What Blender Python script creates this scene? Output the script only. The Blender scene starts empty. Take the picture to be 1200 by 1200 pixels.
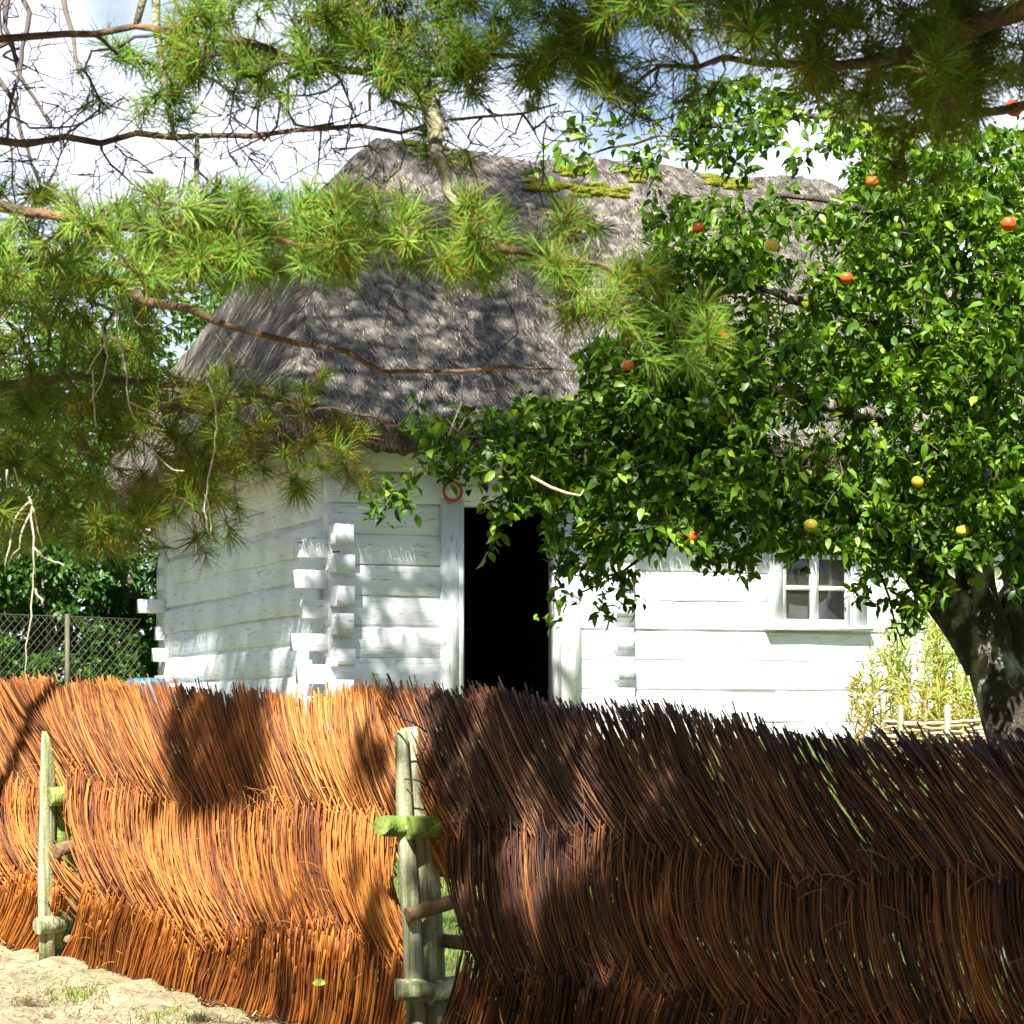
import bpy, math, random
import numpy as np
from math import radians, sin, cos, pi
random.seed(7); rng = np.random.default_rng(7)
sc = bpy.context.scene
col = sc.collection
# ------------------------------------------------------------------ camera
F = 2900.0; HY = 840.0; CH = 1.3           # focal length in photo pixels, horizon row, eye height
cam = bpy.data.cameras.new('camera'); co = bpy.data.objects.new('camera', cam); col.objects.link(co)
cam.sensor_width = 36; cam.lens = 36*F/1200; cam.shift_y = (HY-600)/1200
cam.clip_start = .1; cam.clip_end = 3000
co.location = (0, 0, CH); co.rotation_euler = (radians(90), 0, 0)
cam.dof.use_dof = True; cam.dof.focus_distance = 15.0; cam.dof.aperture_fstop = 11
sc.camera = co
# ------------------------------------------------------------------ light
SUN_EL = radians(47); SUN_AZ = radians(190)     # clockwise from +Y
S = np.array([sin(SUN_AZ)*cos(SUN_EL), cos(SUN_AZ)*cos(SUN_EL), sin(SUN_EL)])
world = bpy.data.worlds.new('World'); sc.world = world; world.use_nodes = True
nt = world.node_tree; nt.nodes.clear()
wo = nt.nodes.new('ShaderNodeOutputWorld'); bg = nt.nodes.new('ShaderNodeBackground')
sky = nt.nodes.new('ShaderNodeTexSky'); sky.sky_type = 'NISHITA'; sky.sun_disc = False
sky.sun_elevation = SUN_EL; sky.sun_rotation = SUN_AZ; sky.air_density = 1.0; sky.dust_density = 1.2; sky.ozone_density = 1.0
bg.inputs['Strength'].default_value = .05
# bright thin cloud bank low in the sky behind the cottage
tcw = nt.nodes.new('ShaderNodeTexCoord'); spx = nt.nodes.new('ShaderNodeSeparateXYZ'); nt.links.new(tcw.outputs['Generated'], spx.inputs[0])
def mr_(src, a, b):
    q = nt.nodes.new('ShaderNodeMapRange'); q.interpolation_type = 'SMOOTHSTEP'; q.inputs[1].default_value = a; q.inputs[2].default_value = b; nt.links.new(src, q.inputs[0]); return q.outputs[0]
nzw = nt.nodes.new('ShaderNodeTexNoise'); nzw.inputs['Scale'].default_value = 7; nzw.inputs['Detail'].default_value = 8; nt.links.new(tcw.outputs['Generated'], nzw.inputs[0])
def mul_(a, b):
    q = nt.nodes.new('ShaderNodeMath'); q.operation = 'MULTIPLY'; nt.links.new(a, q.inputs[0]); nt.links.new(b, q.inputs[1]); return q.outputs[0]
msk = mul_(mul_(mr_(spx.outputs[1], .45, .9), mr_(spx.outputs[2], .55, .28)), mr_(nzw.outputs[0], .36, .52))
mxw = nt.nodes.new('ShaderNodeMix'); mxw.data_type = 'RGBA'; mxw.inputs[7].default_value = (9.0, 9.4, 11.4, 1)
nt.links.new(msk, mxw.inputs[0]); nt.links.new(sky.outputs[0], mxw.inputs[6]); nt.links.new(mxw.outputs[2], bg.inputs['Color']); nt.links.new(bg.outputs[0], wo.inputs['Surface'])
sl = bpy.data.lights.new('sun', 'SUN'); sl.energy = 5.0; sl.angle = radians(.53); sl.color = (1, .95, .86)
so = bpy.data.objects.new('sun', sl); col.objects.link(so)
from mathutils import Vector, Matrix
so.rotation_euler = Vector(S).to_track_quat('Z', 'Y').to_euler(); so.location = (-5, -10, 20)
sc.view_settings.view_transform = 'Standard'; sc.view_settings.look = 'None'
sc.view_settings.exposure = 1.68; sc.view_settings.gamma = 1
# ------------------------------------------------------------------ helpers
def P(px, py, d): return np.array([(px-600)/F*d, d, CH+(HY-py)/F*d])
def to_px(p):
    p = np.asarray(p); return 600+p[..., 0]/p[..., 1]*F, HY-(p[..., 2]-CH)/p[..., 1]*F
def ground_z(x, y):
    x = np.asarray(x, float); y = np.asarray(y, float)
    t = np.clip((y-13.2)/9.0, 0, 1); s = t*t*(3-2*t)*.35+t*.65
    near = -.11+.15*np.clip((y-11.2)/2.2, 0, 1)
    return near+s*1.02
def smooth(a, b, x):
    t = np.clip((x-a)/(b-a), 0, 1); return t*t*(3-2*t)
class MB:
    def __init__(s): s.v = []; s.f = []; s.r = []; s.n = 0; s.m = []
    def add(s, v, f, r=.5, mat=0):
        v = np.asarray(v, float).reshape(-1, 3); k = len(v)
        s.v.append(v)
        f = [np.asarray(q) + s.n for q in ([f] if isinstance(f, np.ndarray) else f)]
        s.f += f; s.m += [mat]*len(f)
        s.r.append(np.broadcast_to(np.asarray(r, float).reshape(-1), (k,)) if np.ndim(r) == 0 or np.size(r) == 1 else np.asarray(r, float).reshape(k))
        s.n += k
    def box(s, a, b, r=.5, jit=0):
        (x0, y0, z0), (x1, y1, z1) = a, b
        v = np.array([[x0,y0,z0],[x1,y0,z0],[x1,y1,z0],[x0,y1,z0],[x0,y0,z1],[x1,y0,z1],[x1,y1,z1],[x0,y1,z1]], float)
        if jit: v = v+rng.normal(0, jit, v.shape)
        s.add(v, np.array([[0,3,2,1],[4,5,6,7],[0,1,5,4],[1,2,6,5],[2,3,7,6],[3,0,4,7]]), r)
    def tubes(s, Pt, R, k=5, r=.5, cap=True, mat=0):
        """Pt [N,n,3], R [N,n]: N tubes at once; r: per tube value"""
        Pt = np.asarray(Pt, float); N, n, _ = Pt.shape; R = np.broadcast_to(np.asarray(R, float), (N, n))
        T = np.gradient(Pt, axis=1); T /= np.linalg.norm(T, axis=2, keepdims=True)+1e-9
        m = T.mean(axis=1); ref = np.where(np.abs(m[:, 2:3]) > .8*np.linalg.norm(m, axis=1, keepdims=True), np.array([[0, 1., 0]]), np.array([[0, 0, 1.]]))
        A = np.cross(T, ref[:, None, :]); A /= np.linalg.norm(A, axis=2, keepdims=True)+1e-9
        B = np.cross(T, A)
        an = np.arange(k)/k*2*pi
        V = Pt[:, :, None, :] + R[:, :, None, None]*(A[:, :, None, :]*np.cos(an)[None, None, :, None]+B[:, :, None, :]*np.sin(an)[None, None, :, None])
        V = V.reshape(-1, 3)
        i, j, q = np.meshgrid(np.arange(N), np.arange(n-1), np.arange(k), indexing='ij')
        b = i*n*k + j*k; q2 = (q+1) % k
        Fq = np.stack([b+q, b+q2, b+k+q2, b+k+q], -1).reshape(-1, 4)
        rr = np.repeat(np.broadcast_to(np.asarray(r, float), (N,)), n*k)
        fs = [Fq]
        if cap and k == 4 or cap and k > 2:
            e0 = (np.arange(N)*n*k)[:, None]+np.arange(k)[::-1][None]; e1 = (np.arange(N)*n*k+(n-1)*k)[:, None]+np.arange(k)[None]
            fs += [e0, e1]
        s.add(V, fs, rr, mat)
    def tube(s, pts, rad, k=8, r=.5, mat=0): s.tubes(np.array([pts]), np.array([rad]) if np.ndim(rad) else rad, k, r, True, mat)
    def build(s, name, mat, parent=None, smooth_=False):
        me = bpy.data.meshes.new(name)
        V = np.concatenate(s.v) if s.v else np.zeros((0, 3))
        tot = np.concatenate([np.full(len(f), f.shape[1]) for f in s.f]); lv = np.concatenate([f.reshape(-1) for f in s.f])
        me.vertices.add(len(V)); me.vertices.foreach_set('co', V.astype(np.float32).reshape(-1))
        me.loops.add(len(lv)); me.loops.foreach_set('vertex_index', lv.astype(np.int32))
        me.polygons.add(len(tot)); st = np.concatenate([[0], np.cumsum(tot)[:-1]])
        me.polygons.foreach_set('loop_start', st.astype(np.int32)); me.polygons.foreach_set('loop_total', tot.astype(np.int32))
        mats = mat if isinstance(mat, (list, tuple)) else [mat]
        for m in mats: me.materials.append(m)
        if len(mats) > 1:
            me.polygons.foreach_set('material_index', np.concatenate([np.full(len(f), m_) for f, m_ in zip(s.f, s.m)]).astype(np.int32))
        at = me.attributes.new('rnd', 'FLOAT', 'POINT'); at.data.foreach_set('value', np.concatenate(s.r).astype(np.float32))
        if smooth_: me.polygons.foreach_set('use_smooth', tot <= 4)
        me.update(calc_edges=True); me.validate()
        o = bpy.data.objects.new(name, me); col.objects.link(o)
        if parent: o.parent = parent
        return o
def tag(o, label=None, cat=None, group=None, kind=None):
    for k, v in (('label', label), ('category', cat), ('group', group), ('kind', kind)):
        if v: o[k] = v
    return o
def empty(name, loc=(0, 0, 0), rz=0):
    o = bpy.data.objects.new(name, None); col.objects.link(o); o.location = loc; o.rotation_euler = (0, 0, rz); o.empty_display_size = .2
    return o
# ------------------------------------------------------------------ materials
def mat(name, stops, rough=.7, src='rnd', scale=(8, 8, 8), detail=5, bump=0, bscale=30, trans=0, mixnoise=.35, spec=.3, coords='Object', trans_col=None, contrast=None):
    m = bpy.data.materials.new(name); m.use_nodes = True; n = m.node_tree; N = n.nodes; L = n.links
    bs = N['Principled BSDF']; out = N['Material Output']
    bs.inputs['Roughness'].default_value = rough; bs.inputs['Specular IOR Level'].default_value = spec
    tc = N.new('ShaderNodeTexCoord'); mp = N.new('ShaderNodeMapping'); mp.inputs['Scale'].default_value = scale
    L.new(tc.outputs[coords], mp.inputs['Vector'])
    no = N.new('ShaderNodeTexNoise'); no.inputs['Scale'].default_value = 1; no.inputs['Detail'].default_value = detail; no.inputs['Roughness'].default_value = .65
    L.new(mp.outputs[0], no.inputs['Vector'])
    fac = no.outputs['Fac']
    if src == 'rnd':
        a = N.new('ShaderNodeAttribute'); a.attribute_name = 'rnd'
        mx = N.new('ShaderNodeMix'); mx.inputs[0].default_value = mixnoise
        L.new(a.outputs['Fac'], mx.inputs[2]); L.new(no.outputs['Fac'], mx.inputs[3]); fac = mx.outputs[0]
    cr = N.new('ShaderNodeValToRGB'); e = cr.color_ramp.elements
    e[0].position = stops[0][0]; e[0].color = (*stops[0][1], 1); e[1].position = stops[-1][0]; e[1].color = (*stops[-1][1], 1)
    for p_, c_ in stops[1:-1]: q = e.new(p_); q.color = (*c_, 1)
    L.new(fac, cr.inputs[0]); L.new(cr.outputs[0], bs.inputs['Base Color'])
    if bump:
        n2 = N.new('ShaderNodeTexNoise'); n2.inputs['Scale'].default_value = bscale; n2.inputs['Detail'].default_value = 6
        L.new(mp.outputs[0], n2.inputs['Vector']) if src == 'noise_b' else L.new(tc.outputs[coords], n2.inputs['Vector'])
        bp = N.new('ShaderNodeBump'); bp.inputs['Strength'].default_value = bump; bp.inputs['Distance'].default_value = .02
        L.new(n2.outputs['Fac'], bp.inputs['Height']); L.new(bp.outputs[0], bs.inputs['Normal'])
    if trans:
        tr = N.new('ShaderNodeBsdfTranslucent'); ms = N.new('ShaderNodeMixShader'); ms.inputs[0].default_value = trans
        hs = N.new('ShaderNodeMix'); hs.data_type = 'RGBA'; hs.blend_type = 'MULTIPLY'; hs.inputs[0].default_value = 1; hs.inputs[7].default_value = (*(trans_col or (1.6, 1.5, .5)), 1)
        L.new(cr.outputs[0], hs.inputs[6]); L.new(hs.outputs[2], tr.inputs['Color'])
        L.new(bs.outputs[0], ms.inputs[1]); L.new(tr.outputs[0], ms.inputs[2]); L.new(ms.outputs[0], out.inputs['Surface'])
    return m
M = {}
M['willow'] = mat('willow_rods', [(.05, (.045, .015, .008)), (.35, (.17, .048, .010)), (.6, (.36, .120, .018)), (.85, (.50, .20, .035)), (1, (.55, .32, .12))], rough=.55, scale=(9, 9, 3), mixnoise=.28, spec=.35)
M['willow_dark_shade'] = mat('dark_shaded_willow_top', [(.05, (.020, .009, .009)), (.35, (.045, .018, .013)), (.62, (.125, .050, .024)), (.85, (.26, .13, .06)), (1, (.42, .27, .15))], rough=.55, scale=(9, 9, 3), mixnoise=.28, spec=.35)  # right panel's top row: dark tips, deepened with shade in the colour
M['post_wood'] = mat('weathered_post_wood', [(.3, (.045, .05, .028)), (.44, (.15, .18, .07)), (.54, (.28, .29, .19)), (.7, (.44, .44, .35))], src='noise', scale=(30, 30, 1.6), detail=8, bump=.3, bscale=60, rough=.85)
M['algae_wood'] = mat('algae_green_wood', [(.2, (.09, .16, .02)), (.45, (.12, .19, .03)), (.6, (.24, .30, .08)), (.8, (.40, .42, .25))], src='noise', scale=(9, 9, 9), detail=8, bump=.5, bscale=50, rough=.8)
M['brown_wood'] = mat('barked_brown_stick', [(.2, (.06, .035, .02)), (.5, (.18, .11, .06)), (.8, (.34, .24, .14))], src='noise', scale=(12, 12, 12), detail=7, bump=.6, bscale=60, rough=.85)
M['thatch'] = mat('weathered_thatch', [(.1, (.026, .024, .024)), (.34, (.095, .088, .082)), (.58, (.23, .21, .18)), (.82, (.80, .71, .58))], scale=(30, 9, 7), detail=9, bump=1, bscale=90, mixnoise=.35, rough=.95, spec=.1)
M['thatch_cut'] = mat('thatch_cut_edge', [(.2, (.035, .028, .022)), (.6, (.12, .09, .065)), (.9, (.24, .19, .13))], scale=(12, 12, 40), detail=8, bump=1, bscale=90, mixnoise=.7, rough=.95, spec=.1)
M['moss'] = mat('roof_moss', [(.2, (.09, .11, .012)), (.55, (.16, .17, .018)), (.9, (.26, .26, .04))], src='noise', scale=(25, 25, 25), detail=7, bump=1, bscale=60, rough=1, spec=.05)
M['needle'] = mat('pine_needles', [(.0, (.20, .085, .018)), (.13, (.34, .22, .03)), (.2, (.26, .30, .02)), (.45, (.17, .30, .018)), (.7, (.22, .42, .06)), (1, (.50, .62, .12))], rough=.5, mixnoise=.1, trans=.36, trans_col=(1.3, 1.4, .4), spec=.25)
M['bark'] = mat('pine_bark', [(.3, (.04, .03, .024)), (.5, (.12, .080, .050)), (.75, (.34, .21, .09))], src='noise', scale=(14, 14, 14), detail=8, bump=.8, bscale=70, rough=.9)
M['twig'] = mat('dead_twig_bark', [(.1, (.045, .038, .045)), (.6, (.13, .105, .095)), (1, (.30, .25, .19))], rough=.9, scale=(8, 8, 8))
M['pale_twig'] = mat('pale_bare_twig', [(.2, (.40, .34, .25)), (.8, (.72, .66, .52))], src='noise', scale=(20, 20, 20), rough=.8)
M['lichen'] = mat('lichen_bark', [(.25, (.10, .08, .06)), (.48, (.26, .25, .15)), (.75, (.52, .52, .40))], src='noise', scale=(22, 22, 22), detail=8, bump=.8, bscale=60, rough=.95)
M['apple_bark'] = mat('apple_bark', [(.3, (.014, .011, .009)), (.5, (.06, .05, .038)), (.57, (.24, .23, .18)), (.7, (.55, .54, .47))], src='noise', scale=(7, 7, 4), detail=9, bump=1, bscale=35, rough=.95)
M['apple_leaf'] = mat('apple_leaves', [(.05, (.016, .045, .006)), (.4, (.050, .125, .008)), (.7, (.13, .26, .014)), (.95, (.33, .46, .05))], rough=.42, mixnoise=.12, trans=.33, trans_col=(1.8, 1.7, .3), spec=.4)
M['leaf'] = mat('broadleaf_leaves', [(.05, (.03, .07, .012)), (.5, (.07, .15, .02)), (1, (.19, .29, .05))], rough=.45, mixnoise=.15, trans=.35, trans_col=(1.6, 1.6, .4))
M['dark_leaf'] = mat('shrub_leaves', [(.05, (.015, .042, .008)), (.5, (.035, .10, .014)), (1, (.085, .19, .03))], rough=.45, mixnoise=.15, trans=.3)
M['apple_skin'] = mat('ripe_apple_skin', [(.3, (.55, .28, .03)), (.48, (.62, .10, .015)), (.8, (.45, .025, .015))], src='noise', scale=(14, 14, 14), rough=.3, spec=.5)
M['apple_yellow'] = mat('yellow_apple_skin', [(.3, (.42, .42, .04)), (.6, (.60, .48, .05)), (.85, (.62, .26, .04))], src='noise', scale=(14, 14, 14), rough=.3, spec=.5)
M['dry_stalk'] = mat('garden_stalks', [(0, (.30, .18, .07)), (.3, (.46, .38, .12)), (.6, (.34, .46, .07)), (1, (.58, .66, .22))], rough=.6, mixnoise=.1, trans=.35, trans_col=(1.4, 1.3, .5))
M['straw'] = mat('dry_straw', [(0, (.24, .16, .07)), (.5, (.40, .31, .16)), (.85, (.58, .49, .30)), (1, (.20, .30, .06))], rough=.8, mixnoise=.05)
M['grass'] = mat('grass_blades', [(0, (.06, .12, .015)), (.5, (.13, .22, .03)), (1, (.34, .36, .09))], rough=.5, mixnoise=.1, trans=.3)
M['dark'] = mat('dark_interior', [(.2, (.012, .009, .007)), (.8, (.03, .023, .018))], src='noise', scale=(5, 5, 5), rough=.9)  # near-black colour for the inside of the hall
M['door_dark'] = mat('dark_door_boards', [(.2, (.10, .07, .05)), (.8, (.24, .18, .14))], src='noise', scale=(16, 16, 1.5), rough=.8)
M['blue'] = mat('blue_plastic', [(.3, (.02, .13, .32)), (.8, (.05, .28, .55))], src='noise', scale=(6, 6, 6), rough=.35)
M['red'] = mat('red_enamel', [(.3, (.42, .035, .02)), (.8, (.55, .07, .035))], src='noise', scale=(30, 30, 30), rough=.4)
M['wire'] = mat('galvanised_wire', [(.2, (.05, .05, .03)), (.8, (.13, .12, .08))], src='noise', scale=(5, 5, 5), rough=.6)
M['iron'] = mat('black_iron', [(.2, (.012, .012, .012)), (.8, (.04, .036, .03))], src='noise', scale=(20, 20, 20), rough=.6)
M['wattle'] = mat('pale_wattle', [(.1, (.22, .16, .09)), (.6, (.46, .37, .22)), (1, (.60, .52, .36))], rough=.8, scale=(8, 8, 8))
M['willow_brown_shade'] = mat('brown_shaded_willow_rods', [(.05, (.018, .009, .008)), (.35, (.045, .018, .011)), (.65, (.14, .050, .015)), (.88, (.30, .12, .028)), (1, (.42, .24, .09))], rough=.55, scale=(9, 9, 3), mixnoise=.28, spec=.3)  # right panel: browner willow, with tree shade also put into the colour
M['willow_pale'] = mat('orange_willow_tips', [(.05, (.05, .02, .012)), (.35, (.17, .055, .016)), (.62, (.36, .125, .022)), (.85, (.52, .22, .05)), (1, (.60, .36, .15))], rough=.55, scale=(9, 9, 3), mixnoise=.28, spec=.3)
# whitewash with grey wear along the grain
def whitewash(name, sc_):
    m = bpy.data.materials.new(name); m.use_nodes = True; n = m.node_tree; N = n.nodes; L = n.links; bs = N['Principled BSDF']
    bs.inputs['Roughness'].default_value = .75; bs.inputs['Specular IOR Level'].default_value = .25
    tc = N.new('ShaderNodeTexCoord'); mp = N.new('ShaderNodeMapping'); mp.inputs['Scale'].default_value = sc_; L.new(tc.outputs['Object'], mp.inputs[0])
    a = N.new('ShaderNodeTexNoise'); a.inputs['Scale'].default_value = 3; a.inputs['Detail'].default_value = 9; a.inputs['Roughness'].default_value = .7; L.new(mp.outputs[0], a.inputs[0])
    r1 = N.new('ShaderNodeValToRGB'); e = r1.color_ramp.elements; e[0].position = .30; e[0].color = (.34, .31, .26, 1); e[1].position = .44; e[1].color = (.72, .75, .80, 1); L.new(a.outputs[0], r1.inputs[0])
    b = N.new('ShaderNodeTexNoise'); b.inputs['Scale'].default_value = 1.6; b.inputs['Detail'].default_value = 5; L.new(tc.outputs['Object'], b.inputs[0])
    r2 = N.new('ShaderNodeValToRGB'); e = r2.color_ramp.elements; e[0].position = .3; e[0].color = (.84, .82, .78, 1); e[1].position = .6; e[1].color = (1, 1, 1, 1); L.new(b.outputs[0], r2.inputs[0])
    mx = N.new('ShaderNodeMix'); mx.data_type = 'RGBA'; mx.blend_type = 'MULTIPLY'; mx.inputs[0].default_value = 1; L.new(r1.outputs[0], mx.inputs[6]); L.new(r2.outputs[0], mx.inputs[7])
    # fine drying cracks
    c = N.new('ShaderNodeTexNoise'); c.inputs['Scale'].default_value = 1.0; c.inputs['Detail'].default_value = 3
    mp2 = N.new('ShaderNodeMapping'); mp2.inputs['Scale'].default_value = tuple(v*4 for v in sc_); L.new(tc.outputs['Object'], mp2.inputs[0]); L.new(mp2.outputs[0], c.inputs[0])
    r3 = N.new('ShaderNodeValToRGB'); e = r3.color_ramp.elements; e[0].position = .27; e[0].color = (.12, .10, .08, 1); e[1].position = .30; e[1].color = (1, 1, 1, 1); L.new(c.outputs[0], r3.inputs[0])
    m2 = N.new('ShaderNodeMix'); m2.data_type = 'RGBA'; m2.blend_type = 'MULTIPLY'; m2.inputs[0].default_value = 1; L.new(mx.outputs[2], m2.inputs[6]); L.new(r3.outputs[0], m2.inputs[7])
    L.new(m2.outputs[2], bs.inputs['Base Color'])
    bp = N.new('ShaderNodeBump'); bp.inputs['Strength'].default_value = .6; bp.inputs['Distance'].default_value = .012; L.new(a.outputs[0], bp.inputs['Height']); L.new(bp.outputs[0], bs.inputs['Normal'])
    return m
M['white_a'] = whitewash('whitewashed_logs', (1.2, 8, 12))
M['white_b'] = whitewash('whitewashed_side_logs', (8, 1.2, 12))
M['white_v'] = whitewash('whitewashed_upright_boards', (12, 12, 1.2))
gl = bpy.data.materials.new('window_glass'); gl.use_nodes = True; b_ = gl.node_tree.nodes['Principled BSDF']
b_.inputs['Base Color'].default_value = (.035, .035, .032, 1); b_.inputs['Roughness'].default_value = .08; b_.inputs['Specular IOR Level'].default_value = .7; M['glass'] = gl
# ground
def ground_mat():
    m = bpy.data.materials.new('ground_earth_and_grass'); m.use_nodes = True; n = m.node_tree; N = n.nodes; L = n.links; bs = N['Principled BSDF']; bs.inputs['Roughness'].default_value = .95
    tc = N.new('ShaderNodeTexCoord')
    a = N.new('ShaderNodeTexNoise'); a.inputs['Scale'].default_value = 9; a.inputs['Detail'].default_value = 10; a.inputs['Roughness'].default_value = .75; L.new(tc.outputs['Object'], a.inputs[0])
    r1 = N.new('ShaderNodeValToRGB'); e = r1.color_ramp.elements; e[0].position = .3; e[0].color = (.17, .125, .07, 1); e[1].position = .6; e[1].color = (.54, .46, .30, 1); L.new(a.outputs[0], r1.inputs[0])
    r2 = N.new('ShaderNodeValToRGB'); e = r2.color_ramp.elements; e[0].position = .3; e[0].color = (.05, .09, .015, 1); e[1].position = .7; e[1].color = (.17, .20, .045, 1); L.new(a.outputs[0], r2.inputs[0])
    sx = N.new('ShaderNodeSeparateXYZ'); L.new(tc.outputs['Object'], sx.inputs[0])
    b = N.new('ShaderNodeTexNoise'); b.inputs['Scale'].default_value = .9; b.inputs['Detail'].default_value = 4; L.new(tc.outputs['Object'], b.inputs[0])
    # grass takes over beyond the fence line  (y + .8 x > ~12)
    ma = N.new('ShaderNodeMath'); ma.operation = 'MULTIPLY_ADD'; ma.inputs[1].default_value = 1.26; L.new(sx.outputs[0], ma.inputs[0]); L.new(sx.outputs[1], ma.inputs[2])
    mb = N.new('ShaderNodeMath'); mb.operation = 'MULTIPLY_ADD'; mb.inputs[1].default_value = 4; L.new(b.outputs[0], mb.inputs[0]); L.new(ma.outputs[0], mb.inputs[2])
    mr = N.new('ShaderNodeMapRange'); mr.inputs[1].default_value = 11.6; mr.inputs[2].default_value = 13.2; L.new(mb.outputs[0], mr.inputs[0])
    mx = N.new('ShaderNodeMix'); mx.data_type = 'RGBA'; L.new(mr.outputs[0], mx.inputs[0]); L.new(r1.outputs[0], mx.inputs[6]); L.new(r2.outputs[0], mx.inputs[7])
    L.new(mx.outputs[2], bs.inputs['Base Color'])
    bp = N.new('ShaderNodeBump'); bp.inputs['Strength'].default_value = 1; bp.inputs['Distance'].default_value = .05; L.new(a.outputs[0], bp.inputs['Height']); L.new(bp.outputs[0], bs.inputs['Normal'])
    return m
M['ground'] = ground_mat()
# ------------------------------------------------------------------ ground
def axis(lo, hi, near0, near1, step):
    a = np.arange(near0, near1+1e-6, step); l = near0-np.geomspace(step, near0-lo, 24)[::-1]; r = near1+np.geomspace(step, hi-near1, 24)
    return np.concatenate([l, a, r])
gx = axis(-900, 900, -6, 6, .12); gy = axis(-300, 2200, 4, 32, .12)
X, Y = np.meshgrid(gx, gy, indexing='ij'); Z = ground_z(X, Y)
bumpf = .02*np.sin(X*7.1+Y*3.3)+.015*np.sin(X*13.7-Y*9.1)+.012*rng.normal(size=X.shape)
Z = Z+bumpf*(np.abs(X) < 7)*(Y > 3)*(Y < 33)
nx, ny = X.shape; i, j = np.meshgrid(np.arange(nx-1), np.arange(ny-1), indexing='ij')
g = MB(); g.add(np.stack([X, Y, Z], -1), np.stack([i*ny+j, (i+1)*ny+j, (i+1)*ny+j+1, i*ny+j+1], -1).reshape(-1, 4))
tag(g.build('ground', M['ground'], smooth_=True), kind='structure')
# ------------------------------------------------------------------ cottage
TH = radians(20.9); CX, CY, GZ = -1.742, 23.5, 1.08
E1 = np.array([cos(TH), sin(TH)]); E2 = np.array([-sin(TH), cos(TH)])
HL, HW = 8.8, 7.0
def A_(px):
    k = (px-600)/F; return (k*CY-CX)/(E1[0]-E1[1]*k)
def H_(py, a): return CH+(HY-py)/F*(CY+E1[1]*a)-GZ
cot = tag(empty('thatched_cottage', (CX, CY, GZ), TH), 'old whitewashed log cottage with a grey thatched roof behind the wicker fence', 'cottage')
def log(mb, axis_, s0, s1, h0, h1, f0, f1, seg=.35, wob=.010, r=None):
    """hewn log along axis 'a' or 'b'; f0..f1 its faces across"""
    n = max(2, int((s1-s0)/seg)+1); ss = np.linspace(s0, s1, n); b = .010 if seg > .25 or s1-s0 > 1 else .004
    wa = np.cumsum(rng.normal(0, wob*.6, n)); wa -= np.linspace(wa[0], wa[-1], n); wb = rng.normal(0, wob*.5, n); wt = rng.normal(0, wob*.5, n)
    sec = []
    for k in range(n):
        lo, hi = h0+wa[k]*.4+wb[k]*.3, h1+wa[k]*.4+wt[k]*.3; o = wb[k]*.8
        sec.append([(f0+o, lo+b), (f0+o+b*.7, lo), (f1-b*.7, lo), (f1, lo+b), (f1, hi-b), (f1-b*.7, hi), (f0+o+b*.7, hi), (f0+o, hi-b)])
    sec = np.array(sec)
    v = np.zeros((n, 8, 3)); v[:, :, 2] = sec[:, :, 1]
    if axis_ == 'a': v[:, :, 0] = ss[:, None]; v[:, :, 1] = sec[:, :, 0]
    else: v[:, :, 1] = ss[:, None]; v[:, :, 0] = sec[:, :, 0]
    q = []
    for k in range(n-1):
        for c in range(8):
            c2 = (c+1) % 8; f = [k*8+c, k*8+c2, (k+1)*8+c2, (k+1)*8+c]; q.append(f if axis_ == 'a' else f[::-1])
    e = [list(range(8))[::-1], [(n-1)*8+c for c in range(8)]]
    if axis_ == 'b': e = [x[::-1] for x in e]
    mb.add(v, [np.array(q), np.array(e)], rng.random() if r is None else r)
LH = .296
dA0, dA1 = A_(543), A_(650); wA0, wA1 = A_(912), A_(998); dH1 = H_(586, 1.8); wH0, wH1 = H_(733, 5.2), H_(608, 5.2); dH0 = .22
fa, fb = MB(), MB()
fA0, fA1 = dA0-.24, dA1+.27     # outer edges of the door casing
for k in range(11):
    h0 = -.10+k*LH+rng.normal(0, .012); h1 = h0+LH-.010; h1 = min(h1, 3.05)
    segs = [(0.0, HL+.3)]; e_ = .27+rng.normal(0, .035); hm_ = (h0+h1)/2+rng.normal(0, .012); w_ = .078+rng.random()*.02; (log(fa, 'a', -e_, .012, hm_-w_, hm_+w_, .012, .165, seg=.15, wob=.005) if hm_ < 1.95 else None)
    def cut(segs, c0, c1):
        o = []
        for s0, s1 in segs:
            if c1 <= s0 or c0 >= s1: o.append((s0, s1)); continue
            if c0-s0 > .05: o.append((s0, c0))
            if s1-c1 > .05: o.append((c1, s1))
        return o
    if h1 < dH1+.12 and h1 > .25: segs = cut(segs, fA0, fA1)
    if h1 > wH0+.02 and h0 < wH1-.02: segs = cut(segs, wA0-.02, wA1+.02)
    for s0, s1 in segs: log(fa, 'a', s0, s1, h0, h1, rng.normal(0, .008), .18)
    # chinking behind the joints
# clay chinking, slightly recessed
for (a0, a1, z0, z1) in ((0.02, fA0, -.3, 3.0), (fA1, wA0-.02, -.3, 3.0), (wA1+.02, HL-.02, -.3, 3.0), (wA0-.02, wA1+.02, -.3, wH0-.01), (wA0-.02, wA1+.02, wH1+.01, 3.0)):
    fa.box((a0, .027, z0), (a1, .16, z1), .2)
fa.box((fA0, .028, dH1+.13), (fA1, .16, 3.0), .2)
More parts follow.
